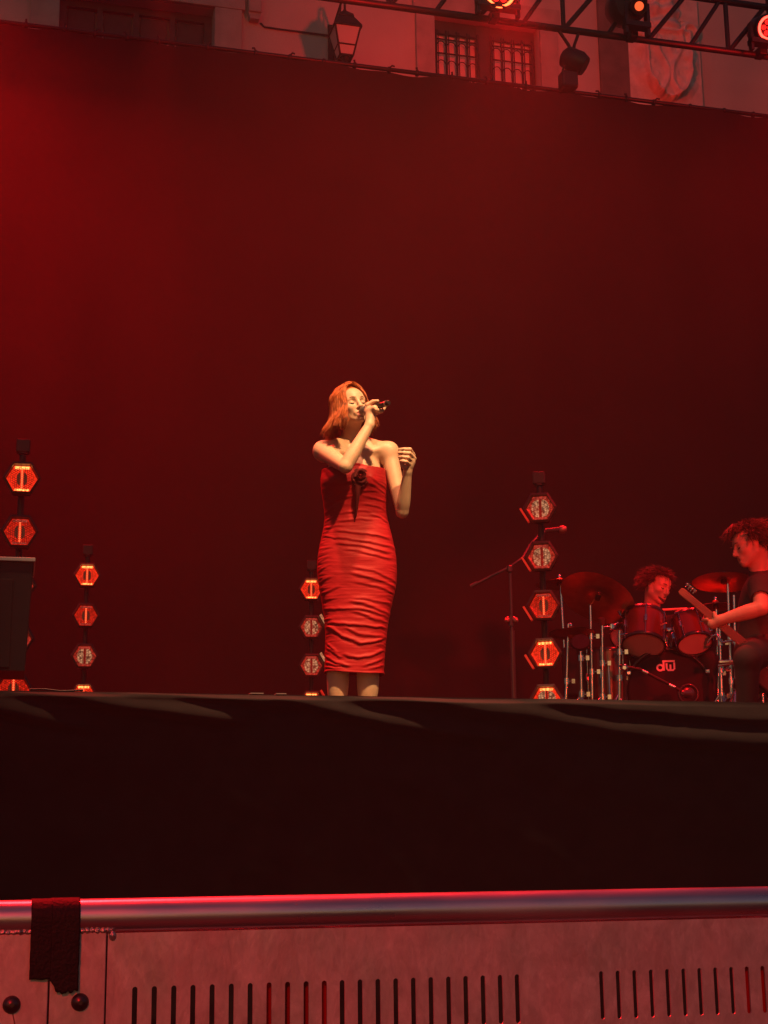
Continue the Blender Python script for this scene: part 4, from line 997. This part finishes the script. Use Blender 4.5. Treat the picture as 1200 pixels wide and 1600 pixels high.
# microphone held in the hand: a thing of its own
mic = thing('microphone', mg, 'black hand-held microphone gripped by the singer', 'microphone')
MB().lathe(mA, md_, [(.008, -.004), (.018, .001), (.0245, .012), (.0255, .026), (.024, .040), (.0225, .046)], 20).build('grille', M_MICG, mic)
MB().lathe(mA, md_, [(.0235, .046), (.0235, .052), (.018, .058), (.0158, .10), (.0150, .18), (.0155, .186), (.0155, .205), (.011, .212)], 20).build('handle', M_MICB, mic)
MB().lathe(mA, md_, [(.0160, .186), (.0164, .189), (.0164, .192), (.0160, .195)], 20).build('colour_ring', M_MICG, mic)
# dress: lofted shell with gathered folds
rows = [(737, 503, 602, .100, .020), (748, 501, 603.5, .113, .030), (760, 500.5, 604, .118, .030), (775, 503, 603.5, .110, .018), (792, 506, 604, .098, .004), (810, 507, 605.5, .094, -.004), (830, 504.5, 610.5, .100, -.008),
        (850, 499, 616, .110, -.014), (872, 495.5, 620, .118, -.018), (895, 495, 621, .121, -.020), (920, 499, 618.5, .116, -.018), (950, 504, 611.5, .106, -.012), (980, 507.5, 606, .100, -.008), (1010, 508, 603, .098, -.010), (1035, 507, 601, .099, -.012), (1053, 506, 600, .100, -.012)]
ys = [r[0] for r in rows]
def prof(y): return [float(np.interp(y, ys, [r[i] for r in rows])) for i in range(1, 5)]
def smooth_prof(y): 
    a = [prof(y + d) for d in (-8, -4, 0, 4, 8)]; return [sum(q[i] for q in a) / 5 for i in range(4)]
def ss(a, b, x): t_ = min(1, max(0, (x - a) / (b - a))); return t_ * t_ * (3 - 2 * t_)
FOLDS = []   # (points across the dress front in photo pixels, height m, width px)
def _fz(k, ox, oy, lst):
    for pts, h, w_ in lst: FOLDS.append(([(ox + x / k, oy + y / k) for x, y in pts], h, w_))
_fz(5.333, 470, 800, [([(300, 185), (520, 205), (740, 245)], .006, 2.6), ([(300, 240), (730, 300)], .006, 2.8), ([(310, 290), (520, 312), (720, 352)], .007, 3.0), ([(380, 340), (740, 402)], .005, 2.6),
    ([(185, 200), (290, 245)], .004, 2.4), ([(150, 335), (240, 318)], .0035, 2.2), ([(145, 425), (220, 396)], .0035, 2.2), ([(148, 505), (230, 468)], .0035, 2.2), ([(158, 590), (250, 555)], .0045, 2.6), ([(180, 690), (300, 640)], .005, 3.0), ([(185, 750), (280, 735)], .004, 2.4),
    ([(440, 488), (600, 512), (795, 600)], .0045, 2.8), ([(430, 540), (600, 575), (785, 642)], .0065, 3.2), ([(470, 612), (620, 640), (775, 692)], .005, 2.8), ([(450, 738), (760, 782)], .005, 2.8), ([(430, 762), (600, 812), (745, 862)], .0075, 3.6),
    ([(190, 820), (440, 826), (600, 850), (735, 884)], .0075, 3.0), ([(440, 850), (560, 892), (705, 925)], .007, 3.6), ([(235, 940), (400, 962), (700, 975)], .008, 3.0),
    ([(222, 965), (340, 1052), (500, 1110), (620, 1098), (700, 1058)], .010, 3.4), ([(380, 990), (480, 1040), (700, 1048)], .007, 3.0), ([(205, 1085), (300, 1180)], .007, 3.0), ([(205, 1120), (330, 1225)], .007, 3.2),
    ([(370, 1203), (500, 1226), (600, 1212), (690, 1165)], .009, 3.2), ([(195, 1190), (290, 1262), (380, 1292)], .008, 3.0), ([(195, 1250), (300, 1290), (400, 1302)], .006, 2.4), ([(195, 1300), (330, 1320)], .005, 2.2), ([(530, 1295), (620, 1272), (700, 1225)], .007, 2.6), ([(590, 1325), (695, 1285)], .006, 2.4), ([(620, 1130), (705, 1105)], .005, 2.6)])
_fz(5.4545, 460, 580, [([(370, 1015), (430, 1000), (500, 990)], .004, 2.2), ([(320, 1095), (400, 1060), (480, 1035)], .0045, 2.4), ([(295, 1155), (380, 1125), (520, 1100)], .0045, 2.4), ([(600, 1108), (700, 1118), (790, 1140)], .004, 2.4), ([(610, 1168), (700, 1180), (800, 1212)], .004, 2.2),
    ([(400, 1240), (560, 1220), (640, 1225)], .004, 2.4), ([(380, 1310), (560, 1288), (640, 1290)], .0045, 2.4), ([(660, 1245), (740, 1270), (815, 1325)], .005, 2.4), ([(470, 1085), (600, 1065), (720, 1068)], .0035, 2.2), ([(260, 1215), (340, 1190)], .004, 2.2), ([(260, 1290), (350, 1262)], .004, 2.2), ([(255, 1350), (400, 1345)], .004, 2.2), ([(640, 960), (720, 1000), (790, 1020)], .004, 2.4), ([(640, 1010), (720, 1045), (795, 1075)], .004, 2.2)])
FA = [(np.array([p[0] for p in pts]), np.array([p[1] for p in pts]), h, w_) for pts, h, w_ in FOLDS]
def fold(y, th, x):
    """height of the gathers in metres; th = 0 faces the audience, +-pi/2 the side seams; x photo column"""
    a = math.sin(th); zz = (1053 - y) / 300.0; xm = a * .16; front = math.cos(th)
    yy = y + 2.2 * fbm(xm * 9, zz * 6, 2) + 1.0 * fbm(xm * 30, zz * 20, 7)
    if front < 0: yy = 1790 - yy if False else yy + 6 * math.sin(a * 3)
    d = 0.0
    for X, Yp, h, w_ in FA:
        if x < X[0] - 7 or x > X[-1] + 7: continue
        q = yy - np.interp(x, X, Yp)
        if abs(q) > 4 * w_: continue
        e = min(1, (x - X[0] + 7) / 12, (X[-1] + 7 - x) / 12)
        # rounded crest, steep under-edge
        h = h * .62
        d += h * e * (math.exp(-(q / w_) ** 2) if q < 0 else math.exp(-(q / (w_ * .55)) ** 2)) - h * .35 * e * math.exp(-((q - w_ * 1.3) / (w_ * .8)) ** 2)
    side = ss(.62, 1.0, abs(a))
    g2 = zz + .012 * fbm(xm * 7, zz * 7, 3) + .03 * abs(a)
    d += .0016 * (.5 + .5 * math.sin(2 * math.pi * g2 * 66)) * side * max(0, .5 + fbm(xm * 6, zz * 9, 6))
    d += .0022 * fbm(xm * 8 + 3, zz * 13, 1) + .0030 * fbm(xm * 9 + .3 * zz, zz * 62, 4) * (.35 + .65 * side)
    return d * (1 - .45 * ss(.85, 1, abs(a)))
M_DRESS = mat('red_satin', (.345, .006, .011), .58, spec=.22, var=.06, vscale=12, bump=.08, bscale=260)
def dress():
    NY, NT = 330, 132; P = []
    for k in range(NY + 1):
        y0 = 737 + (1053 - 737) * k / NY; row = []
        for i in range(NT):
            th = 2 * math.pi * i / NT - math.pi
            y = y0
            if k < 40: y = y0 - (1 - k / 40) * (5 * math.exp(-((math.sin(th) + .05) / .35) ** 2) * (math.cos(th) > 0) - 4 * (math.cos(th) < -.2))   # heart-shaped neckline, lower back
            if k > NY - 30: y = y0 + (k - NY + 30) / 30 * (2.5 * math.sin(th) + 1.2 * math.sin(3 * th + 1))
            L, R_, b, off = smooth_prof(max(737, min(1053, y)))
            c0, cl, cr = f((L + R_) / 2, y), f(L, y), f(R_, y)
            hw = (cr - cl).length / 2; sx, cx_ = math.sin(th), math.cos(th)
            ex = .86; px_ = math.copysign(abs(sx) ** ex, sx) * hw; dy_ = math.copysign(abs(cx_) ** ex, cx_) * b
            if 740 < y < 790 and cx_ > 0:            # bust
                bu = math.exp(-((y - 757) / 15) ** 2); dy_ += .022 * bu * (math.exp(-((sx - .48) / .26) ** 2) + math.exp(-((sx + .48) / .26) ** 2)) - .004 * bu
            n_ = Vector((0, 0, 0)) + f.u * (sx / hw) - f.v * (cx_ / b); n_.normalize()
            d = fold(y, th, (L + R_) / 2 + math.copysign(abs(sx) ** .86, sx) * (R_ - L) / 2) - .002
            if k > NY - 3: d += .002
            row.append(c0 + f.u * px_ - f.v * (off + dy_) + n_ * d)
        row.append(row[0]); P.append(row)
    return MB().grid(P).build('dress', M_DRESS, singer, solid=.0025)
dr = dress()
# cloth rose on the bodice
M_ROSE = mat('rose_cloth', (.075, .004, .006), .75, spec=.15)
def rose():
    c = f(563.5, 743, .150); ax = (-f.v + up * .25 + f.u * .05).normalized(); X, Y, _ = ortho(ax)
    for k in range(13):
        a = k * 2.4; rr = .010 + .0027 * k; tiltk = .25 + .075 * k; P = []
        for i in range(7):
            s_ = i / 6; row = []
            for j in range(9):
                q = (j / 8 - .5); ang = a + q * (2.3 - .06 * k); lift = (1 - tiltk) * .036 * s_; r_ = (.006 + rr * (.35 + .65 * s_ * (1 + tiltk * .35))) * (1 - .9 * (q * q) * s_ * .8)
                curl = .006 * s_ ** 3 * (k > 4)
                row.append(c + (X * math.cos(ang) + Y * math.sin(ang)) * (r_ + curl) + ax * (lift - .010 * tiltk - .8 * curl + .003 * fbm(k * 3.1 + q * 5, s_ * 3)))
            P.append(row)
        MB().grid(P).build('petal', M_ROSE, dr, solid=.0012)
    P = []                                             # dark pointed strip shaped as the rose's cast shadow
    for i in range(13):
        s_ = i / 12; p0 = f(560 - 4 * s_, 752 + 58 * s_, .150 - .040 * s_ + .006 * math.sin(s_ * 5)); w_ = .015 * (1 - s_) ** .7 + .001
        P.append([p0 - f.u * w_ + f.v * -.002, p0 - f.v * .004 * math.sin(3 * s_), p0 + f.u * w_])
    MB().grid(P).build('rose_shadow', M_ROSE, dr, solid=.001)
rose()
# heeled shoes
for ax_ in (527, 574):
    an = f(ax_, 1112, -.03); a_ = (an - f.b).dot(f.u); m = MB()
    m.loft([[f.loc(a_ + q * w_, o_, z_ + dz_) for q, dz_ in ((-1, 0), (1, 0), (1, h_), (-1, h_))] for o_, z_, w_, h_ in ((-.065, .095, .024, .05), (-.03, .088, .03, .035), (.04, .045, .032, .025), (.10, .006, .036, .03), (.155, .004, .030, .028), (.19, .004, .012, .018))], True, True)
    m.cyl(f.loc(a_, -.05, .0), f.loc(a_, -.052, .10), .007, .016, n=8); m.build('shoe', M_DRESS, singer)
# bob of copper hair, parted in the middle
M_HAIR = mat('copper_hair', (.34, .082, .021), .55, spec=.3, var=.6, vscale=34)
def bob():
    sp = []; cen = (0, -.016, .030)
    for cl in range(210):                                  # clumps of strands that share a wave and an end
        sd = -1 if cl % 2 else 1
        yr0 = random.uniform(-.090, .060); lay0 = random.random() ** .6
        phi0 = rad(46 + 128 * random.random() ** .95)
        if yr0 > .02: phi0 = rad(random.uniform(44, 100))
        wob = random.uniform(0, 6.28); wam = random.uniform(.6, 2.1); zend0 = -.112 - .026 * random.random() - .008 * (phi0 > 1.6); fl0 = random.uniform(.05, 1.0)
        if phi0 > 1.5: fl0 = .35 + .65 * fl0
        for i in range(9):
            yr = yr0 + random.gauss(0, .006); lay = min(1, max(0, lay0 + random.gauss(0, .12))); phi = phi0 + random.gauss(0, .05); pts = []
            rx, ry, rz = (.080 + .026 * lay) if sd > 0 else (.076 + .012 * lay), .101 + .030 * lay, .087 + .016 * lay; zend = zend0 + random.gauss(0, .006); flare = max(0, fl0 + random.gauss(0, .08)) * (1 if sd > 0 else .12)
            for k in range(18):
                t_ = k / 17
                if t_ < .5:
                    q = t_ / .5; th = rad(95) * (q ** .85); az = phi * (.55 + .45 * q)
                    x_ = sd * rx * math.sin(th) * math.sin(az); yy = ry * math.sin(th) * math.cos(az)
                    pts.append((sd * .003 + x_, cen[1] + yy * q + (yr - cen[1]) * (1 - q), cen[2] + rz * math.cos(th) - .018 * (yr / .1) ** 2 * (1 - q) + .004 * wam * math.sin(6 * q + wob)))
                    last = pts[-1]
                else:
                    q = (t_ - .5) / .5; dx, dy = last[0] - cen[0], last[1] - cen[1]; l_ = math.hypot(dx, dy)
                    o_ = .009 * wam * math.sin(q * 6 + wob) * q + .055 * flare * q ** 2.2 + .016 * math.sin(q * 2.0) - .02 * (1 - q) * q
                    tw = .010 * wam * math.cos(q * 5 + wob) * q
                    pts.append((last[0] + dx / l_ * o_ - dy / l_ * tw, last[1] + dy / l_ * o_ + dx / l_ * tw, last[2] + (zend - last[2]) * q + .012 * flare * q ** 3))
            sp.append((pts, random.uniform(.0016, .0031)))
    return strands('hair', HS, sp, M_HAIR, singer, 4)
bob()
SH = Sdf(HS.c - Vector((.16, .16, .16)), HS.c + Vector((.16, .16, .16)), .005)     # close scalp layer so that no skin shows between the strands
SH.ell(HS.p(0, -.020, .032), (.080, .098, .090), HS.R, .01); SH.ell(HS.p(0, -.045, -.035), (.072, .060, .09), HS.R, .03)
SH.ell(HS.p(0, .085, -.03), (.064, .075, .120), HS.R, .012, True); SH.ell(HS.p(0, .05, -.14), (.12, .10, .06), HS.R, .01, True)
link('hair_base', SH.mesh('hair_base'), M_HAIR, singer)

# ------------------------------------------------------------------ the two musicians
def tufts(H, n, length, r, mess, front=.06, drop=-.09, seed=1):
    rn = random.Random(seed); sp = []
    for i in range(n):
        ph = rn.uniform(0, 2 * math.pi); th = math.acos(rn.uniform(drop * 6, 1))
        d = Vector((math.sin(th) * math.sin(ph), math.sin(th) * math.cos(ph), math.cos(th)))
        if (d.y > .35 and d.z < .55) or (d.z < -.12 and d.y > -.15): continue
        p0 = Vector((.072 * d.x, -.014 + .092 * d.y, .034 + .084 * d.z)); g = Vector((rn.uniform(-1, 1), rn.uniform(-1, 1) - .1, rn.uniform(-.6, 1))) * mess
        tang = Vector((d.x * .3, .5 * d.y, -.6)); pts = []
        for k in range(6):
            t_ = k / 5; v = p0 + d * (length * .55 * math.sin(t_ * 1.5)) + (tang + g) * (length * t_ * t_ * .8); pts.append((v.x, v.y, v.z))
        sp.append((pts, r * rn.uniform(.7, 1.2)))
    return sp
M_FLESH2 = mat('skin_musician', (.50, .30, .21), .5, spec=.4, var=.05, vscale=25)
M_DHAIR = mat('dark_hair', (.05, .025, .015), .5, var=.3, vscale=25)
M_BHAIR = mat('brown_hair', (.10, .05, .03), .5, var=.3, vscale=25)
M_TEE = mat('charcoal_tee', (.035, .028, .028), .85, bump=.2, bscale=60)
M_TEE2 = mat('black_tee', (.02, .016, .016), .85, bump=.2, bscale=60)
M_JEAN = mat('black_jeans', (.014, .012, .013), .8)
def hand(S, wr, kn, fingers, r=.0095):
    S.cap(wr, kn, .026, .028, .015)
    for ch in fingers: S.chain(ch, [r * 1.1, r, r * .95, r * .85][:len(ch)], .004)

# bassist, seated at the right, in profile
fB = Front((4.2156, 7.72, FLOOR))
bas = thing('person', fB.b, 'bassist in a dark T-shirt seen in profile, hair flying, at the right edge', 'person')
faceB = (-fB.u * .93 - fB.v * .30 - up * .24); HB = Head(fB(1172, 853, .02), faceB, up * .97 - fB.u * .25, 1.0)
S = Sdf(fB.b + Vector((-.62, -.75, -.01)), fB.b + Vector((.55, .45, 1.30)), .0055)
HB.add(S, True, .9)
nkB = fB(1187, 898, -.02); S.cap(HB.p(0, -.03, -.05), nkB, .054, .058, .03)
shB, shB2 = fB(1188, 917, .13), fB(1192, 917, -.20)
hipB = fB(1190, 1018, -.02)
S.cap(shB, shB2, .055, .055, .04); S.ell(fB(1192, 945, -.03), (.115, .165, .17), np.array([fB.u, fB.v, up]).T, .04); S.cap(fB(1192, 960, -.03), hipB, .12, .13, .04)
elB, wrB = fB(1190, 950, .26), fB(1126, 969, .24)
S.limb([shB, shB.lerp(elB, .5), elB], [.050, .046, .039], .02); S.limb([elB, elB.lerp(wrB, .28), elB.lerp(wrB, .65), wrB], [.039, .043, .036, .027], .012)
nk0, nk1 = fB(1062, 922, .26), fB(1182, 1024, .16)       # line of the bass neck
nd = (nk1 - nk0).normalized(); kn = nk0 + nd * .235 + up * .012
pu = (up - nd * up.dot(nd)).normalized(); po = nd.cross(pu); po = po if po.dot(fB.v) < 0 else -po
def nb(s_, a, b): return nk0 + nd * s_ + pu * a + po * b
S.cap(wrB, nb(.255, -.030, .012), .026, .028, .015)
for i in range(4):
    s0 = .205 + .020 * i; S.chain([nb(s0 + .01, -.030, .012), nb(s0, -.038, -.020), nb(s0 - .004, -.012, -.034), nb(s0 - .006, .018, -.026)], [.011, .0105, .0098, .0088], .003)
S.chain([nb(.262, -.020, .028), nb(.240, .006, .034), nb(.222, .020, .028)], [.014, .0115, .0098], .005)
elB2, wrB2 = fB(1205, 975, -.30), fB(1188, 1010, .05); S.cap(shB2, elB2, .048, .042, .02); S.cap(elB2, wrB2, .042, .028, .02)
hand(S, wrB2, fB(1180, 1016, .10), [[fB(1180, 1014, .10), fB(1172, 1016, .13), fB(1168, 1024, .13)], [fB(1180, 1018, .10), fB(1173, 1021, .13), fB(1170, 1028, .13)], [fB(1181, 1021, .10), fB(1176, 1026, .13), fB(1173, 1032, .13)], [fB(1183, 1024, .10), fB(1180, 1030, .125), fB(1177, 1036, .125)], [fB(1184, 1012, .09), fB(1178, 1009, .12), fB(1172, 1011, .125)]])
for o_ in (.09, -.13):
    kneeB = fB(1168, 1030, o_ + .30); ank = fB(1166, 1080, o_ + .26); ank.z = FLOOR + .09
    S.cap(hipB + fB.v * -o_ * .6, kneeB, .085, .062, .03); S.cap(kneeB, ank, .058, .040, .02); S.cap(ank, ank - fB.u * .15 - up * .055, .038, .028, .02)
link('body', S.mesh('body'), M_FLESH2, bas); HB.features(bas, M_BHAIR, M_LASH)
S = Sdf(fB.b + Vector((-.45, -.6, .3)), fB.b + Vector((.55, .45, 1.2)), .0065)            # T-shirt
S.cap(shB, shB2, .066, .066, .04); S.ell(fB(1192, 945, -.03), (.128, .18, .18), np.array([fB.u, fB.v, up]).T, .04); S.cap(fB(1192, 960, -.03), hipB, .134, .142, .04)
S.cap(shB, shB.lerp(elB, .62), .062, .060, .03); S.cap(shB2, shB2.lerp(elB2, .62), .060, .058, .03); S.cap(nkB - up * .01, nkB + up * .03, .062, .060, .02)
S.cap(shB.lerp(elB, .72), shB.lerp(elB, 1.2), .06, .08, .006, True); S.ell(nkB + up * .075, (.10, .10, .05), None, .006, True)
link('t_shirt', S.mesh('t_shirt'), M_TEE, bas)
S = Sdf(fB.b + Vector((-.45, -.75, .0)), fB.b + Vector((.45, .45, .75)), .007)
S.ell(hipB, (.15, .16, .13), None, .03)
for o_ in (.09, -.13):
    kneeB = fB(1168, 1030, o_ + .30); ank = fB(1166, 1080, o_ + .26); ank.z = FLOOR + .09
    S.cap(hipB + fB.v * -o_ * .6, kneeB, .098, .073, .03); S.cap(kneeB, ank + up * .02, .070, .055, .02)
    sh = MB(); sh.loft([[ank + fB.u * x_ + fB.v * (q * w_) + up * (z_ - .09) for q, z_ in ((-1, .004), (1, .004), (1, h_), (-1, h_))] for x_, w_, h_ in ((.06, .03, .08), (.03, .04, .10), (-.05, .045, .09), (-.14, .05, .06), (-.20, .035, .045))], True, True); sh.build('shoe', M_BLACK, bas)
link('trousers', S.mesh('trousers'), M_JEAN, bas)
sp = tufts(HB, 2300, .070, .0030, .65, seed=3)
for i in range(60):                                              # locks thrown forward over the brow
    a = random.uniform(-.05, .05); sp.append(([(a, .04, .105), (a, .075, .115 + random.uniform(-.01, .02)), (a * 1.2, .105, .105 + random.uniform(-.02, .02)), (a * 1.4, .122 + random.uniform(-.015, .015), .085 + random.uniform(-.02, .02))], .004))
strands('hair', HB, sp, M_BHAIR, bas)
# stool
st = thing('stool', (hipB.x, hipB.y, FLOOR), 'round black stool under the bassist', 'stool')
zs = hipB.z - .135
MB().lathe((hipB.x, hipB.y, zs - .08), (0, 0, 1), [(.15, 0), (.165, .02), (.165, .06), (.14, .08)], 24).build('seat', M_BLACK, st)
for k in range(3):
    a = .5 + 2.1 * k; MB().tube([(hipB.x, hipB.y, zs - .08), (hipB.x + .22 * math.cos(a), hipB.y + .22 * math.sin(a), FLOOR + .01)], .011, 6).build('leg', M_STEEL, st)
# bass guitar
M_NECK = mat('bass_neck_wood', (.24, .12, .06), .4, coat=.3, var=.15, vscale=30, stretch=(1, 1, 6)); M_BASS = mat('bass_body_dark', (.02, .010, .009), .6)
bg = thing('bass_guitar', nb(.6, 0, 0), 'wooden-necked bass guitar held by the seated bassist, headstock by drummer', 'bass guitar')
m = MB(); m.loft([[nb(s_, w_, .010), nb(s_, -w_, .010), nb(s_, -w_ * .6, -.012), nb(s_, w_ * .6, -.012)] for s_, w_ in ((.0, .016), (.015, .023), (.085, .022), (.30, .025), (.62, .031))], True, False); m.build('neck', M_NECK, bg, bevel=.004)
m = MB(); m.prism([nb(s_, a_, .0105) for s_, a_ in ((.075, .019), (.075, -.019), (.62, -.029), (.62, .029))], po * .004); m.build('fretboard', mat('fretboard', (.20, .10, .05), .5), bg)
for k in range(4):
    MB().tube([nb(.03, -.018 + .012 * k, .015), nb(.075, -.0135 + .009 * k, .018), nb(.86, -.024 + .016 * k, .022)], .0011, 5).build('string', M_STEEL, bg)
    MB().lathe(nb(.012 + .018 * k, .034, 0), pu, [(.004, 0), (.004, .012), (.010, .014), (.010, .024)], 10).build('tuner', M_CHROME, bg)
out_ = [(.56, .0), (.50, .12), (.56, .17), (.66, .13), (.74, .12), (.84, .17), (.96, .15), (1.0, .0), (.96, -.15), (.84, -.18), (.72, -.12), (.64, -.12), (.58, -.16), (.54, -.10)]
MB().prism([nb(s_, a_, -.028) for s_, a_ in out_], po * .040).build('guitar_body', M_BASS, bg, bevel=.010)
MB().box(nb(.86, 0, .018), (.06, .075, .012), nd, pu, po).build('bridge', M_CHROME, bg)
for s_ in (.70, .78): MB().box(nb(s_, 0, .018), (.03, .08, .010), nd, pu, po).build('pickup', M_BLACK, bg)

# drummer, seated behind the toms
fR = Front((4.70, 9.92, RIS))
drm = thing('person', fR.b, 'drummer with tousled dark hair leaning behind the toms', 'person')
faceD = (fR.u * .70 - fR.v * .62 - up * .30); HD = Head(fR(1028, 917, .02), faceD, up * .97 + fR.u * .22, 1.0)
S = Sdf(fR.b + Vector((-.55, -.75, -.01)), fR.b + Vector((.60, .40, 1.35)), .006)
HD.add(S, True, .4)
nkD = fR(1018, 962, -.05); S.cap(HD.p(0, -.03, -.05), nkD, .056, .060, .03); sD1, sD2 = fR(982, 978, -.06), fR(1056, 976, -.06); hipD = fR(1022, 1092, -.12)
S.cap(sD1, sD2, .058, .058, .04); S.ell(fR(1019, 1012, -.08), (.165, .115, .18), np.array([fR.u, fR.v, up]).T, .04); S.cap(fR(1020, 1030, -.10), hipD, .13, .14, .04)
for a_, e_, w_, k_, sx in ((sD1, fR(966, 1025, .05), fR(985, 1000, .30), fR(990, 994, .36), -1), (sD2, fR(1084, 1012, .02), fR(1068, 966, .18), fR(1064, 957, .22), 1)):
    S.cap(a_, e_, .052, .043, .02); S.cap(e_, w_, .043, .028, .02)
    hand(S, w_, k_, [[k_ + fR.u * (.012 * j - .02), k_ + fR.u * (.012 * j - .026) - fR.v * .032 - up * .008, k_ + fR.u * (.012 * j - .026) - fR.v * .026 - up * .034] for j in range(4)] + [[k_ - fR.u * sx * .02, k_ - fR.u * sx * .034 - fR.v * .02, k_ - fR.u * sx * .024 - fR.v * .036]])
for sx in (-1, 1):
    kd = fR.loc(sx * .22 + .08, .40, .50); ad = fR.loc(sx * .20 + .08, .42, .09)
    S.cap(hipD + fR.u * sx * .08, kd, .085, .062, .03); S.cap(kd, ad, .058, .04, .02); S.cap(ad, ad - fR.v * .14 - up * .055, .036, .028, .02)
link('body', S.mesh('body'), M_FLESH2, drm); HD.features(drm, M_DHAIR, M_LASH)
S = Sdf(fR.b + Vector((-.5, -.5, .2)), fR.b + Vector((.55, .40, 1.25)), .0075)
S.cap(sD1, sD2, .069, .069, .04); S.ell(fR(1019, 1012, -.08), (.178, .128, .19), np.array([fR.u, fR.v, up]).T, .04); S.cap(fR(1020, 1030, -.10), hipD, .142, .152, .04)
S.cap(sD1, sD1.lerp(fR(966, 1025, .05), .7), .063, .060, .03); S.cap(sD2, sD2.lerp(fR(1084, 1012, .02), .7), .063, .060, .03); S.ell(nkD + up * .075, (.10, .10, .055), None, .006, True)
link('t_shirt', S.mesh('t_shirt'), M_TEE2, drm)
S = Sdf(fR.b + Vector((-.5, -.75, .0)), fR.b + Vector((.6, .40, .85)), .008); S.ell(hipD, (.16, .16, .13), None, .03)
for sx in (-1, 1):
    kd = fR.loc(sx * .22 + .08, .40, .50); ad = fR.loc(sx * .20 + .08, .42, .09); S.cap(hipD + fR.u * sx * .08, kd, .098, .073, .03); S.cap(kd, ad, .07, .055, .02)
link('trousers', S.mesh('trousers'), M_JEAN, drm)
strands('hair', HD, tufts(HD, 2300, .060, .0030, .75, seed=5), M_DHAIR, drm)
sp = []; rn = random.Random(9)                                     # short beard along the jaw
for i in range(420):
    a = rn.uniform(-1, 1); b = rn.uniform(0, 1); x_ = .055 * a; y_ = .090 - .068 * abs(a) ** 1.6 - .01 * b; z_ = -.090 + .035 * abs(a) + .012 * b
    sp.append(([(x_, y_, z_ + .012), (x_ * 1.03, y_ + .008, z_), (x_ * 1.03, y_ + .006, z_ - .014)], .0026))
strands('beard', HD, sp, M_DHAIR, drm)
th_ = thing('drum_throne', (hipD.x, hipD.y, RIS), 'round black drum throne under the drummer', 'stool')
zs = hipD.z - .145
MB().lathe((hipD.x, hipD.y, zs - .08), (0, 0, 1), [(.15, 0), (.17, .02), (.17, .06), (.15, .08)], 24).build('seat', M_BLACK, th_)
for k in range(3):
    a = .3 + 2.1 * k; MB().tube([(hipD.x, hipD.y, zs - .08), (hipD.x + .22 * math.cos(a), hipD.y + .22 * math.sin(a), RIS + .01)], .011, 6).build('leg', M_CHROME, th_)
for lab, a_, b_ in (('pale drumstick held level between the two rack toms', fR(1070, 951, .25), fR(1030, 953, .30)), ('drumstick in the drummer\'s hand above the larger rack tom', fR(984, 996, .40), fR(1012, 985, .52))):
    d_ = (b_ - a_).normalized(); tag(MB().lathe(a_, d_, [(.006, -.02), (.0075, 0), (.0072, .22), (.004, .33), (.0055, .342), (.004, .355)], 8).build('drumstick', M_STICK, base=a_), lab, 'drumstick', 'drumsticks')

# ================================================================== HAZE over the whole place
m = bpy.data.materials.new('stage_haze'); m.use_nodes = True; n = m.node_tree; n.nodes.clear()
out = n.nodes.new('ShaderNodeOutputMaterial'); v = n.nodes.new('ShaderNodeVolumePrincipled')
v.inputs['Color'].default_value = (.9, .88, .86, 1); v.inputs['Density'].default_value = HAZE; v.inputs['Anisotropy'].default_value = 0.55
n.links.new(v.outputs[0], out.inputs['Volume'])
h = MB().box((4, 7, 8.0), (40, 60, 18.5)).build('haze', m)
tag(h, 'thin stage haze glowing red in the lamps', kind='stuff')
h.display_type = 'WIRE'
